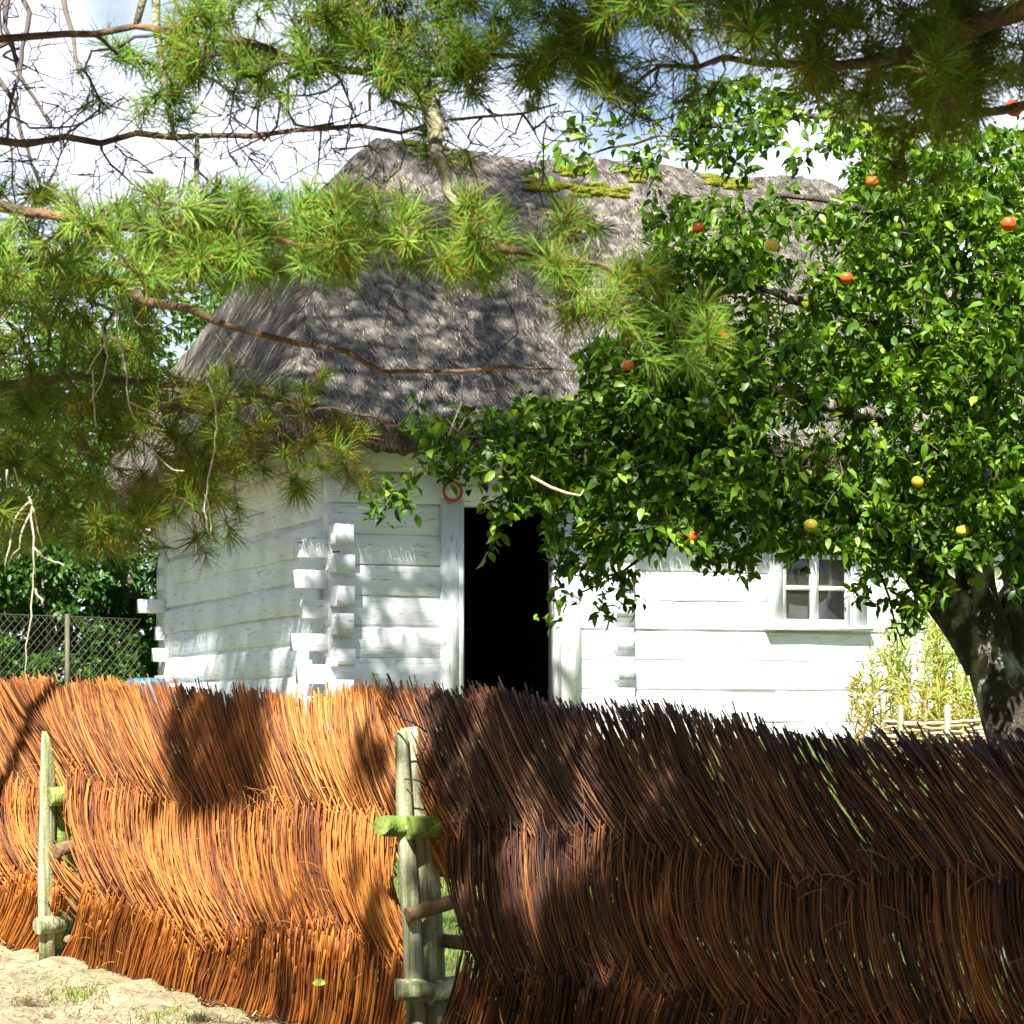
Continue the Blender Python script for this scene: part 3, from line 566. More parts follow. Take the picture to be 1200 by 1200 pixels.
def tuft(mb, c, d, n=70, L=.105, rad=.0013, tone=.55, brown=.1):
    d = d/(np.linalg.norm(d)+1e-9); n1 = n
    along = rng.uniform(-.35, .5, n1)**1; u = rng.normal(size=(n1, 3)); u /= np.linalg.norm(u, axis=1, keepdims=True)
    D = u+d*(.55+along[:, None]); D[:, 2] -= .05; D /= np.linalg.norm(D, axis=1, keepdims=True)
    pos = c+d*(along[:, None]-.3)*.07
    r = np.clip(tone+rng.normal(0, .12, n1), .2, 1); br = rng.random(n1) < brown; r = np.where(br, rng.uniform(0, .16, n1), r)
    # older inner needles point back and droop
    needles(mb, pos, D, rng.uniform(.65, 1.08, n1)*L, rad, r)

# ------------------------------------------------------------------ shade map: unseen foliage is placed by the shade it should cast
def lands(p):
    """pixel of the surface a sun ray through p reaches, and which surface"""
    d = -S
    A = np.array([[U[0], -d[0]], [U[1], -d[1]]]); 
    try:
        t, k = np.linalg.solve(A, p[:2]-F0)
        if k > 0 and -7 < t < 5:
            q = p+d*k
            if -.1 < q[2] < TOP(t): return 'fence', to_px(q), t
    except Exception: pass
    # cottage: march
    for k in np.arange(2, 32, .35):
        q = p+d*k; v = q[:2]-np.array([CX, CY]); a, b = v@E1, v@E2
        if -OV < a < HL+OV and -OV < b < HW+OV:
            if 0 < a < HL and b > 0 and q[2] < GZ+EH: return ('wall' if b < .5 or a > .6 else 'side'), to_px(q), 0
            if q[2] < GZ+float(roof_h(a, b)) and q[2] > GZ+EH-.1: return 'roof', to_px(q), 0
        if q[2] < ground_z(q[0], q[1]): return 'ground', to_px(q), 0
    return 'none', (0, 0), 0
def want_shade(p):
    for yy in (6.6, 7.2):            # the ray on its way down past the sunlit boughs
        if p[1] < yy:
            q = p-S*((yy-p[1])/-S[1]); x, y = to_px(q)
            if x < 720 and 205 < y < 345 and rng.random() < .8: return 0
            if 200 < x < 700 and y < 100 and rng.random() < .5: return 0
    w, (x, y), t = lands(p); x = float(x); y = float(y)
    if w == 'fence':
        if x < 180: return .03
        if 185 < x < 350 and 800 < y < 965: return .9 if 200 < x < 330 else .3
        if x < 500: return .06 if y < 1080 else .2
        if x < 560: return .35
        if 590 < x < 720 and 965 < y < 1090: return .35
        return 1.0
    if w == 'wall':
        if x < 545: return .45
        if x < 700: return .35
        return .0
    if w == 'side': return .75
    if w == 'roof':
        if x > 670 and y > 190: return .0
        return .75
    if w == 'ground':
        if x < 420 and y > 1050: return .05
        return .5
    return .5

# ------------------------------------------------------------------ pines
# every limb is laid out at its own distance from the camera; tufts of needles fill regions around them
def region_pts(n, x0, x1, y0, y1, d0, d1, shape='box'):
    o = []
    while len(o) < n:
        x, y = rng.uniform(x0, x1), rng.uniform(y0, y1)
        if shape == 'ell' and ((x-(x0+x1)/2)/((x1-x0)/2))**2+((y-(y0+y1)/2)/((y1-y0)/2))**2 > 1: continue
        o.append(P(x, y, rng.uniform(d0, d1)))
    return o
pine = Net()
TX, TY = -4.3, 8.3; tg = float(ground_z(TX, TY))
tr = pine.limb([(TX, TY, tg-.1), (TX+.1, TY, 3), (TX, TY-.1, 7), (TX+.15, TY, 12), (TX, TY, 17.5)], [.24, .21, .17, .10, .03], step=.4, wob=.02, kind=2)
def from_trunk(net, trunk, z, pts, rad, kind=0):
    A = np.array(net.p); i = min(trunk, key=lambda q: abs(A[q][2]-z)); a = A[i]
    return net.limb([a, *pts], [rad[0], *rad], parent=i, kind=kind)
from_trunk(pine, tr, 2.6, [P(-60, 175, 7.6), P(0, 165, 7.5), P(100, 157, 7.5), P(200, 165, 7.4), P(245, 147, 7.4), P(330, 155, 7.4), P(400, 160, 7.3), P(470, 157, 7.3), P(560, 130, 7.3), P(660, 120, 7.3)], [.020, .013, .011, .010, .009, .008, .008, .006, .004, .003])
from_trunk(pine, tr, 2.4, [P(-60, 290, 7.2), P(60, 310, 7.1), P(180, 347, 7.0), P(230, 368, 6.9), P(300, 388, 6.9), P(400, 422, 6.8), P(500, 440, 6.8), P(600, 440, 6.8), P(650, 425, 6.8)], [.026, .018, .014, .011, .009, .008, .006, .005, .003])
from_trunk(pine, tr, 2.2, [P(-50, 470, 7.8), P(0, 455, 7.8), P(60, 440, 7.8), P(140, 440, 7.8), P(220, 455, 7.8), P(300, 462, 7.8), P(400, 480, 7.9), P(480, 500, 8)], [.024, .017, .015, .013, .010, .008, .006, .004])
from_trunk(pine, tr, 3.2, [P(-80, 60, 7.2), P(60, 40, 7.1), P(180, 30, 7), P(300, 60, 6.9), P(420, 85, 6.9), P(505, 100, 6.8), P(620, 60, 6.8), P(720, 20, 6.8)], [.015, .011, .010, .011, .012, .013, .008, .004])
from_trunk(pine, tr, 3.0, [P(-60, 230, 6.6), P(30, 250, 6.6), P(140, 265, 6.5), P(260, 262, 6.5), P(360, 285, 6.4), P(430, 300, 6.4)], [.022, .015, .012, .009, .007, .004])
pine.limb([P(495, 95, 6.8), P(507, 140, 6.8), P(513, 180, 6.7), P(526, 225, 6.6), P(535, 250, 6.6), P(560, 262, 6.6), P(585, 290, 6.5)], [.028, .027, .020, .013, .011, .018, .014], 'near', .05, .004, kind=4)
pine.limb([P(585, 290, 6.5), P(630, 280, 6.5), P(680, 300, 6.5), P(760, 330, 6.5), P(800, 385, 6.5)], [.012, .009, .007, .005, .003], 'near')
pine.limb([P(180, -40, 7.0), P(183, 30, 7.0), P(186, 70, 7.0), P(196, 115, 7.0), P(205, 160, 7.1)], [.014, .013, .011, .008, .006], 'near', .05, .004, kind=4)
for hp in (((30, -60), (34, 20), (20, 90), (8, 160), (18, 235)), ((70, -60), (78, 20), (88, 60), (98, 95)), ((5, -60), (8, 30), (30, 110), (60, 150)), ((-20, 60), (10, 110), (30, 170), (50, 230))):
    pine.limb([P(x_, y_, 8.1) for x_, y_ in hp], [.012, .009, .007, .005, .003][:len(hp)], 'near', .05, .006, kind=3)
pine.limb([P(230, 160, 7.4), P(231, 190, 7.3), P(233, 235, 7.0)], [.009, .009, .006], 'near', .05, .003, kind=4)
def fill_tufts(net, mb, pts, wob=.02, n=66, L=.105, rad=.0013, tone=.55, brown=.1, maxd=None):
    A = np.array(net.p); pts = sorted(pts, key=lambda q: ((A-q)**2).sum(1).min())
    for q in pts:
        d = net.twig(q, wob, maxd=maxd)
        if d is None: continue
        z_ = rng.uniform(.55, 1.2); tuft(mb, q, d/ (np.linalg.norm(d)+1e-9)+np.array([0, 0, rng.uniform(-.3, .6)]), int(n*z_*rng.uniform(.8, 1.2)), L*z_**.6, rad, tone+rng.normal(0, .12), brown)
nd = MB()
# (count, x0,x1,y0,y1, d0,d1, tone, brown)
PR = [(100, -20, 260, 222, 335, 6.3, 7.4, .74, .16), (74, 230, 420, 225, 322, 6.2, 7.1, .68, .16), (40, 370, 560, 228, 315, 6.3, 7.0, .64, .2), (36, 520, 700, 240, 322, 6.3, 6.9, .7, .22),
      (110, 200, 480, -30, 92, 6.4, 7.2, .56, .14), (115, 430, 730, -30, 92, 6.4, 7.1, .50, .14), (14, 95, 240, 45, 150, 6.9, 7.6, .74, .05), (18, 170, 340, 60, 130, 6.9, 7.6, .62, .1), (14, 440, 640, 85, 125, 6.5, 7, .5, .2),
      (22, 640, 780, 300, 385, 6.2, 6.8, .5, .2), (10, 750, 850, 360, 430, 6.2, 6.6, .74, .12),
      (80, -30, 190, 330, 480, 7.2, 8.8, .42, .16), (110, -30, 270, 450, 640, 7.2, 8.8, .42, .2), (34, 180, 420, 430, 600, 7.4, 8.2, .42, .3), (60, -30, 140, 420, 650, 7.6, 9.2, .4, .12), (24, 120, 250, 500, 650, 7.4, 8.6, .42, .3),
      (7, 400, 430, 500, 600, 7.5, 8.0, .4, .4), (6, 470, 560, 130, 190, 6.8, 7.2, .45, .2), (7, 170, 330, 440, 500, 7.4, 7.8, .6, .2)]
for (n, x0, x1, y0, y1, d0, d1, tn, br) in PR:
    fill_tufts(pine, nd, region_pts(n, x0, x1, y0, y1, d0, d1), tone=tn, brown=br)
# bare twigs against the sky
for (n, x0, x1, y0, y1, d0, d1) in ((330, 0, 450, 90, 235, 6.9, 7.9), (160, 200, 640, 60, 220, 6.8, 7.6), (130, 560, 800, 60, 165, 6.8, 7.6), (40, 230, 700, 330, 520, 6.7, 7.4), (110, -10, 90, 0, 250, 7.6, 8.6), (60, 0, 420, 380, 620, 7.5, 8.4)):
    for q in region_pts(n, x0, x1, y0, y1, d0, d1): pine.twig(q, .05, kind=3)
# crown above the frame; tufts kept where their shade is wanted
cr_ = []
tries = 0
while len(cr_) < 420 and tries < 9000:
    tries += 1
    z = rng.uniform(4.2, 18); rad = np.interp(z, [4, 7, 12, 18], [3.8, 4.6, 4.0, .8])*rng.random()**.5; an_ = rng.uniform(0, 2*pi)
    q = np.array([TX+.6+cos(an_)*rad, TY+sin(an_)*rad*.9, z])
    if q[1] > .5 and to_px(q)[1] > -160: continue
    if rng.random() < want_shade(q): cr_.append(q)
n0 = len(cr_)
while len(cr_) < n0+130:                        # unseen tufts added to shade the low left foliage
    q = P(rng.uniform(-60, 230), rng.uniform(380, 660), rng.uniform(7.4, 8.6)); q = q+S*((rng.uniform(4.6, 6.6)-q[1])/S[1])
    if to_px(q)[1] < -220: cr_.append(q)
for _ in range(48):                             # unseen tufts added to shade the middle of the orange panel
    f_ = rng.uniform(-1.95, -1.2); xy = fxy(np.array(f_)); z_ = rng.uniform(.85, 1.5); cr_.append(np.array([xy[0], xy[1], z_])+S*((rng.uniform(4.4, 5.6)-z_)/S[2]))
# whorls of limbs up the trunk carry them
for z in np.arange(4.4, 17, 1.05):
    for k in range(4):
        an_ = rng.uniform(0, 2*pi); L_ = np.interp(z, [4, 7, 12, 18], [3.2, 4.2, 3.6, .8])
        pts = [np.array([TX+cos(an_)*L_*s_, TY+sin(an_)*L_*s_, z+.9*s_-.5*s_*s_]) for s_ in (.3, .65, 1)]
        if any(lands(np.array([TX, TY, z])*(1-f_)+pts[-1]*f_)[0] == 'fence' for f_ in (.3, .5, .65, .8, 1)): continue
        from_trunk(pine, tr, z, pts, [.05, .035, .012])
nd2 = MB()
A0 = len(pine.p)
fill_tufts(pine, nd2, cr_, n=95, L=.19, rad=.0034, tone=.5, brown=.06, wob=.03)
pt = tag(empty('pine_tree', (TX, TY, tg)), 'tall pine with long needled boughs reaching in from the left', 'tree', 'pine trees in the foreground')
child(pine.mesh(.0013, .38, (2,)), 'trunk', M['bark'], pt)
child(pine.mesh(.0014, .33, (0, 1, 3, 4), cap=.009), 'branches', [M['bark'], M['twig'], M['lichen']], pt)
child(nd, 'needles', M['needle'], pt, False); child(nd2, 'crown', M['needle'], pt, False)
# pale dangling twigs
def dangle(paths, d, r=.0030):
    mb = MB()
    for p_ in paths:
        o, _ = resample([P(x, y, d+rng.normal(0, .03)) for x, y in p_], [1]*len(p_), .03); o = o+rng.normal(0, .0025, o.shape); mb.tube(o, np.linspace(r, r*.45, len(o)), 5)
    return mb
hang = [((138, 355), (120, 410), (100, 440)), ((108, 430), (112, 500)), ((140, 340), (135, 400), (148, 430), (150, 480), (175, 520), (200, 555), (215, 553)), ((120, 380), (128, 430), (105, 475)), ((150, 355), (160, 385), (178, 376)), ((150, 470), (170, 480), (190, 490)),
        ((36, 582), (39, 640), (41, 690), (32, 740), (28, 795)), ((36, 585), (15, 610), (12, 630), (5, 665)), ((38, 600), (22, 625), (26, 640), (8, 660)), ((40, 640), (52, 660), (60, 655), (75, 662)), ((41, 690), (46, 705), (52, 710)), ((36, 590), (47, 620), (50, 640)), ((240, 440), (255, 480), (252, 530), (240, 580), (242, 625), (248, 632), (246, 600), (240, 580)), ((8, 550), (8, 572)), ((16, 548), (20, 565))]
child(dangle(hang, 7.3), 'pale_twigs', M['pale_twig'], pt)
# unseen leafy tree added beyond the left edge; crown shaped to shade the roof
sh = Net(); BX, BY = -5.0, 15.2; bg_ = float(ground_z(BX, BY)); trb = sh.limb([(BX, BY, bg_-.1), (BX+.1, BY, 4), (BX+.3, BY, 9), (BX+.8, BY, 15)], [.26, .22, .16, .04], step=.4, wob=.02, kind=2)
for z, ex in ((6.5, 4.5), (7.5, 5.0), (9, 5), (10.5, 4.5), (12, 4), (13.5, 3)):
    for an_ in (rng.uniform(-.5, .3), rng.uniform(-.2, .6), rng.uniform(2, 4)): from_trunk(sh, trb, z, [(BX+cos(an_)*ex*.5, BY+sin(an_)*ex*.4, z+.9), (BX+cos(an_)*ex, BY+sin(an_)*ex*.5, z+1.6)], [.05, .012])
shp = []; tries = 0
while len(shp) < 330 and tries < 9000:
    tries += 1
    if rng.random() < .68: x_, y_ = rng.uniform(180, 760), rng.uniform(170, 540); d_ = np.interp(y_, [170, 540], [27.5, 23])
    else: x_, y_ = rng.uniform(190, 640), rng.uniform(560, 830); d_ = 23.5 if x_ > 390 else 26
    t0_ = P(x_, y_, d_); q = t0_+S*((rng.uniform(13.2, 17.2)-t0_[1])/S[1])
    if to_px(q)[1] > -60: continue
    if rng.random() < want_shade(q): shp.append(q)
shl = MB(); A = np.array(sh.p); shp = sorted(shp, key=lambda q: ((A-q)**2).sum(1).min())
for c in shp:
    sh.twig(c, .04, kind=1); k = 46; u = rng.normal(size=(k, 3)); u /= np.linalg.norm(u, axis=1, keepdims=True); pos = c+u*rng.random((k, 1))**.5*.33
    leaves(shl, pos, u+rng.normal(0, .6, (k, 3)), .13*rng.uniform(.7, 1.2, k), np.clip(.5+rng.normal(0, .2, k), .02, 1), spin=rng.normal(0, 1, k))
st3 = tag(empty('broadleaf_tree', (BX, BY, bg_)), 'unseen tall leafy tree added beyond the left edge to shade the cottage, behind the wicker fence', 'tree'); child(sh.mesh(.005, .40, (2, 1, 0)), 'trunk', M['apple_bark'], st3); child(shl, 'crown', M['leaf'], st3, True)
# second pine: trunk beyond the right edge, boughs across the top
p2 = Net(); T2X, T2Y = 2.6, 5.2; tg2 = float(ground_z(T2X, T2Y))
tr2 = p2.limb([(T2X, T2Y, tg2-.1), (T2X-.05, T2Y, 3), (T2X, T2Y+.1, 7), (T2X, T2Y, 14)], [.20, .17, .12, .03], step=.4, wob=.02, kind=2)
from_trunk(p2, tr2, 3.2, [P(1300, -20, 5.6), P(1180, 10, 5.8), P(1080, 60, 6.0), P(980, 90, 6.2), P(900, 70, 6.3), P(820, 60, 6.5), P(740, 100, 6.7)], [.03, .024, .018, .012, .010, .007, .004])
from_trunk(p2, tr2, 3.0, [P(1320, 120, 6.2), P(1200, 130, 6.3), P(1100, 130, 6.4), P(1020, 150, 6.5), P(1060, 210, 6.5)], [.022, .014, .011, .007, .003])
from_trunk(p2, tr2, 3.4, [P(1300, -80, 5.6), P(1100, -40, 5.8), P(900, -20, 6.0), P(760, 10, 6.2)], [.03, .02, .014, .006])
from_trunk(p2, tr2, 3.9, [(1.2, 5.4, 4.2), (.3, 5.3, 4.3), (-.5, 5.3, 4.4)], [.04, .03, .012])
from_trunk(p2, tr2, 4.3, [(1.5, 4.2, 4.7), (.6, 3.9, 4.9), (-.4, 4.0, 5.0)], [.04, .03, .012])
from_trunk(p2, tr2, 4.6, [(2.0, 3.6, 5.0), (1.6, 2.6, 5.4)], [.04, .02])
for z in (5.2, 6.2, 7.2, 8.2, 9.2, 10.4, 11.6):
    for k in range(4):
        an_ = rng.uniform(0, 2*pi); L_ = (14.4-z)*.33; from_trunk(p2, tr2, z, [(T2X+cos(an_)*L_*s_, T2Y+sin(an_)*L_*s_, z+.4*s_) for s_ in (.4, 1)], [.03, .01])
nb1, nb2 = MB(), MB()
for (n, x0, x1, y0, y1, d0, d1, tn, br) in [(70, 700, 960, -25, 45, 5.9, 6.6, .55, .16), (8, 850, 960, 0, 70, 5.8, 6.2, .75, .1), (105, 930, 1160, -10, 130, 5.8, 6.7, .42, .22), (60, 1080, 1260, -20, 120, 5.6, 6.6, .5, .15), (12, 1030, 1150, 130, 160, 6.2, 6.7, .4, .25), (5, 1040, 1110, 190, 225, 6.3, 6.6, .45, .2), (12, 690, 840, 60, 120, 6.3, 6.8, .45, .15)]:
    fill_tufts(p2, nb1, region_pts(n, x0, x1, y0, y1, d0, d1), tone=tn, brown=br)
for q in region_pts(60, 700, 960, 40, 160, 6.2, 6.9): p2.twig(q, .05, kind=3)
cr2 = []; tries = 0
while len(cr2) < 1500 and tries < 40000:  # unseen crown tufts set on sun rays to shade the right panel
    tries += 1
    f_ = rng.uniform(-.4, 3.9); xy = fxy(np.array(f_)); t0_ = np.array([xy[0], xy[1], rng.uniform(0, 1.62)])
    q = t0_+S*((rng.uniform(3.5, 5.8)-t0_[2])/S[2])
    if to_px(q)[1] > -70: continue
    if rng.random() < want_shade(q): cr2.append(q)
n0 = len(cr2); tries = 0
while len(cr2) < n0+260 and tries < 5000:      # unseen high tufts added to shade the apple tree's lower left side
    tries += 1
    q = P(rng.uniform(480, 960), rng.uniform(420, 660), rng.uniform(11.6, 12.6)); q = q+S*((rng.uniform(5.0, 7.4)-q[1])/S[1]); cr2.append(q)
n0 = len(cr2); tries = 0
while len(cr2) < n0+700 and tries < 9000:  # more unseen tufts overhead, added to cut sky light
    tries += 1
    u = rng.normal(size=3); u /= np.linalg.norm(u); q = np.array([2.4, 4.6, 6.2])+u*rng.random()**.33*np.array([3.6, 3.4, 2.6])
    if q[1] > .3 and to_px(q)[1] > -70: continue
    w, (x_, y_), _ = lands(q)
    if w == 'ground' and float(x_) > 450 or rng.random() < want_shade(q) and w != 'ground': cr2.append(q)
n0 = len(cr2); tries = 0
while len(cr2) < n0+520 and tries < 9000:       # unseen tufts added to shade the ground before the long panel
    tries += 1
    gx_, gy_ = rng.uniform(-.6, 4.2), rng.uniform(3.0, 9.6); q = np.array([gx_, gy_, -.1])+S*(rng.uniform(4.2, 8.5)/S[2])
    if q[1] > .3 and to_px(q)[1] > -70: continue
    if q[1] < -1.5: continue
    cr2.append(q)
for _ in range(110):
    z = rng.uniform(7, 13.8); a_ = rng.uniform(0, 6.28); rr_ = (14.4-z)*.3*rng.random()**.5; q = np.array([T2X+cos(a_)*rr_, T2Y+sin(a_)*rr_, z])
    if rng.random() < want_shade(q): cr2.append(q)
print('CR', len(cr_), len(cr2), len(shp))
fill_tufts(p2, nb2, cr2, n=90, L=.14, rad=.0024, tone=.5, brown=.06, wob=.03)
pt2 = tag(empty('pine_tree', (T2X, T2Y, tg2)), 'pine with dark drooping boughs across the top right corner', 'tree', 'pine trees in the foreground')
child(p2.mesh(.0013, .38, (2,)), 'trunk', M['bark'], pt2); child(p2.mesh(.0014, .33, (0, 1, 3), cap=.009), 'branches', [M['bark'], M['twig'], M['lichen']], pt2)
child(nb1, 'needles', M['needle'], pt2, False); child(nb2, 'crown', M['needle'], pt2, False)

# ------------------------------------------------------------------ apple tree
ap = Net(); AD = 12.7
bx, by, _ = P(1205, 900, AD); ag = float(ground_z(bx, by))
t_ = ap.limb([(bx+.05, AD, ag-.1), P(1212, 980, AD), P(1196, 860, AD), P(1172, 800, AD), P(1150, 750, AD)], [.24, .19, .165, .15, .10], step=.1, wob=.006, kind=2)
e_ = t_[-1]
L1 = ap.limb([ap.p[e_-1], P(1118, 712, AD), P(1088, 680, AD-.1), P(1040, 640, AD-.2), P(960, 585, AD-.3), P(860, 545, AD-.5), P(740, 510, AD-.6), P(620, 500, AD-.7), P(520, 520, AD-.8)], [.13, .12, .10, .08, .06, .045, .03, .018, .008], e_-1, step=.1, wob=.008, kind=2)
L2 = ap.limb([ap.p[e_-2], P(1146, 700, AD), P(1134, 630, AD), P(1140, 560, AD), P(1160, 450, AD+.1), P(1168, 340, AD+.1), P(1120, 230, AD+.2), P(1050, 150, AD+.2), P(950, 110, AD+.2)], [.12, .105, .095, .08, .07, .055, .04, .025, .012], e_-2, step=.1, wob=.008, kind=2)
L3 = ap.limb([P(1178, 800, AD+.05), P(1190, 720, AD+.1), P(1200, 650, AD+.2), P(1260, 560, AD+.3), P(1320, 450, AD+.3), P(1330, 300, AD+.3)], [.13, .12, .10, .08, .06, .03], e_-2, step=.1, wob=.008, kind=2)
ap.limb([P(1160, 450, AD), P(1080, 400, AD-.2), P(980, 360, AD-.4), P(880, 340, AD-.6), P(800, 300, AD-.7)], [.05, .04, .03, .02, .01], 'near', kind=2)
ap.limb([P(1140, 560, AD), P(1050, 500, AD-.4), P(950, 470, AD-.7), P(850, 440, AD-.9), P(740, 400, AD-1)], [.05, .04, .03, .02, .01], 'near', kind=2)
ap.limb([P(1168, 340, AD), P(1100, 290, AD-.5), P(1020, 240, AD-.8), P(900, 230, AD-.8)], [.04, .03, .02, .01], 'near', kind=2)
ap.limb([P(1060, 140, AD), P(950, 130, AD), P(850, 150, AD), P(760, 160, AD), P(660, 190, AD)], [.02, .016, .012, .008, .004], 'near', kind=2)
ap.limb([P(860, 548, AD-.5), P(830, 590, AD-.6), P(780, 640, AD-.6), P(740, 665, AD-.6), P(680, 692, AD-.7)], [.016, .012, .009, .007, .004], 'near', kind=2)
ap.limb([P(1040, 640, AD-.2), P(1010, 660, AD-.3), P(1040, 700, AD-.3), P(1060, 760, AD-.3)], [.012, .008, .006, .003], 'near', kind=2)
ap.limb([P(620, 500, AD-.7), P(560, 540, AD-.8), P(480, 560, AD-.8), P(440, 580, AD-.8)], [.010, .007, .005, .003], 'near', kind=2)
lf = MB()
def cluster(net, mb, q, n=8, size=.070, tone=.5, m=None):
    d = net.twig(q, .035, maxd=None)
    if d is None: return
    d = d/(np.linalg.norm(d)+1e-9)
    k = max(3, int(n*rng.uniform(.7, 1.3))); s_ = np.linspace(-.13, .02, k)
    a = np.arange(k)*2.4+rng.uniform(0, 6); u = rot_from_dir(np.repeat(d[None], k, 0), a)
    D = u[:, :, 1]*1.0+d*.55+rng.normal(0, .22, (k, 3)); D[:, 2] -= .12
    pos = q+d*s_[:, None]+rng.normal(0, .012, (k, 3))
    leaves(mb, pos, D, size*rng.uniform(.5, 1.2, k), np.clip(tone+rng.normal(0, .08)+rng.normal(0, .25, k), 0.02, 1))
# (clusters, x0,x1,y0,y1, d0,d1, ellipse?)
AR = [(400, 900, 1260, 210, 480, 11.6, 13.8, 'ell'), (150, 1000, 1260, 150, 260, 11.8, 13.8, 'box'), (250, 820, 1260, 400, 600, 11.6, 13.6, 'box'), (190, 600, 900, 470, 590, 11.4, 12.6, 'box'), (110, 680, 900, 395, 490, 11.4, 12.6, 'box'),
      (70, 740, 900, 300, 410, 11.5, 12.6, 'box'), (45, 760, 930, 230, 310, 11.6, 12.8, 'box'), (40, 620, 960, 130, 205, 12.2, 13.2, 'box'), (44, 800, 1000, 90, 180, 12.2, 13.2, 'box'), (130, 880, 1140, 560, 650, 11.9, 13, 'box'), (60, 640, 900, 570, 640, 11.5, 12.3, 'box'),
      (46, 480, 660, 480, 560, 11.4, 12.2, 'box'), (12, 430, 500, 560, 600, 11.6, 12, 'box'), (8, 545, 620, 570, 610, 11.6, 12, 'box'), (4, 560, 600, 640, 665, 11.6, 12, 'box'), (22, 640, 720, 620, 690, 11.7, 12.3, 'box'), (7, 635, 665, 690, 735, 11.8, 12.2, 'box'), (9, 710, 750, 660, 728, 11.9, 12.2, 'box'),
      (14, 830, 900, 630, 680, 11.9, 12.3, 'box'), (26, 1000, 1110, 640, 700, 12, 12.6, 'box'), (10, 1025, 1075, 700, 745, 12.1, 12.5, 'box'), (60, 1185, 1290, 540, 700, 11.8, 13.0, 'box'), (44, 1105, 1230, 520, 665, 11.7, 12.4, 'box'), (160, 1180, 1560, 150, 560, 11.6, 14, 'box'), (2, 985, 1010, 690, 720, 12.2, 12.4, 'box')]
pts = []
for (n, x0, x1, y0, y1, d0, d1, sh_) in AR: pts += region_pts(int(n*(2.4 if n > 40 else 1.15)), x0, x1, y0, y1, d0, d1, sh_)
def hole(q):
    x, y = to_px(q); return ((x-945)/40)**2+((y-295)/30)**2 < 1 or ((x-920)/28)**2+((y-350)/22)**2 < 1 or ((x-940)/30)**2+((y-165)/18)**2 < 1 or ((x-520)/42)**2+((y-578)/30)**2 < 1 or ((x-600)/60)**2+((y-740)/130)**2 < 1
pts = [q for q in pts if not (hole(q) and rng.random() < .93)]
A = np.array(ap.p); pts = sorted(pts, key=lambda q: ((A-q)**2).sum(1).min())
for q in pts: cluster(ap, lf, q, n=11)
at_ = tag(empty('apple_tree', (bx, by, ag)), 'leafy apple tree with a thick forked trunk, in front of the cottage at the right', 'tree')
child(ap.mesh(.0022, .42, (2,)), 'trunk', M['apple_bark'], at_); child(ap.mesh(.0018, .40, (0, 1), cap=.012), 'twigs', M['twig'], at_); child(lf, 'crown', M['apple_leaf'], at_, True)
bs_ = MB(); bs_.tube([P(622, 558, 11.2), P(645, 571, 11.2), P(664, 578, 11.2), P(680, 581, 11.2), P(684, 574, 11.2)], [.007, .008, .008, .006, .004], 6); child(bs_, 'bare_stick', M['wattle'], at_)
# apples
def apple(px, py, d, r, m, lb):
    loc = P(px, py, d); k = 12; th_ = np.linspace(0, pi, k); ph = np.linspace(0, 2*pi, 16, endpoint=False); T_, Ph = np.meshgrid(th_, ph, indexing='ij')
    rr = r*(1-.12*np.cos(T_)**8*1.5+.05*np.cos(T_)); v = np.stack([np.sin(T_)*np.cos(Ph)*rr, np.sin(T_)*np.sin(Ph)*rr, np.cos(T_)*rr*.93-.25*r*(np.exp(-(T_/.3)**2))+.15*r*np.exp(-((pi-T_)/.3)**2)], -1)
    i, j = np.meshgrid(np.arange(k-1), np.arange(16), indexing='ij'); j2 = (j+1) % 16; mb = MB(); mb.add(v, np.stack([i*16+j, (i+1)*16+j, (i+1)*16+j2, i*16+j2], -1).reshape(-1, 4))
    o = tag(mb.build('apple', M[m], None, True), lb, 'apple', 'apples hanging on the tree'); o.location = loc; o.rotation_euler = (rng.normal(0, .3), rng.normal(0, .3), rng.uniform(0, 6))
    st2 = MB(); st2.tube([(0, 0, r*.6), (.002, 0, r*.95), (.006, .002, r*1.5)], .0018, 5); st2.build('stem', M['twig'], o)
APL = [(1188, 127, 11.5, .042, 'apple_skin', 'large red apple in the top right corner, highest on the tree'), (1022, 213, 11.4, .030, 'apple_skin', 'small red apple below the dark pine bough at upper right'),
       (1182, 263, 11.4, .036, 'apple_skin', 'red orange apple near the right edge, below the highest apple'), (905, 288, 11.3, .033, 'apple_yellow', 'yellow orange apple beside the pale roof gap'),
       (848, 391, 11.2, .031, 'apple_skin', 'red apple just right of the bright green pine tuft'), (818, 267, 11.4, .028, 'apple_skin', 'small orange apple at the upper left of the crown'),
       (736, 428, 11.2, .028, 'apple_skin', 'dull red apple in the left part of the crown over the thatch'), (992, 326, 11.3, .030, 'apple_skin', 'bright orange red apple in the middle of the crown'),
       (808, 629, 11.6, .038, 'apple_skin', 'orange red apple low above the white wall, right one of the pair'), (796, 627, 11.75, .030, 'apple_skin', 'orange red apple low above the white wall, left one of the pair'),
       (950, 616, 11.7, .034, 'apple_yellow', 'yellow apple hanging over the window'), (1128, 622, 11.9, .033, 'apple_yellow', 'yellow apple hanging by the forked trunk'), (1075, 565, 11.6, .030, 'apple_yellow', 'yellow green apple in shade left of the trunk')]
for a_ in APL: apple(*a_)

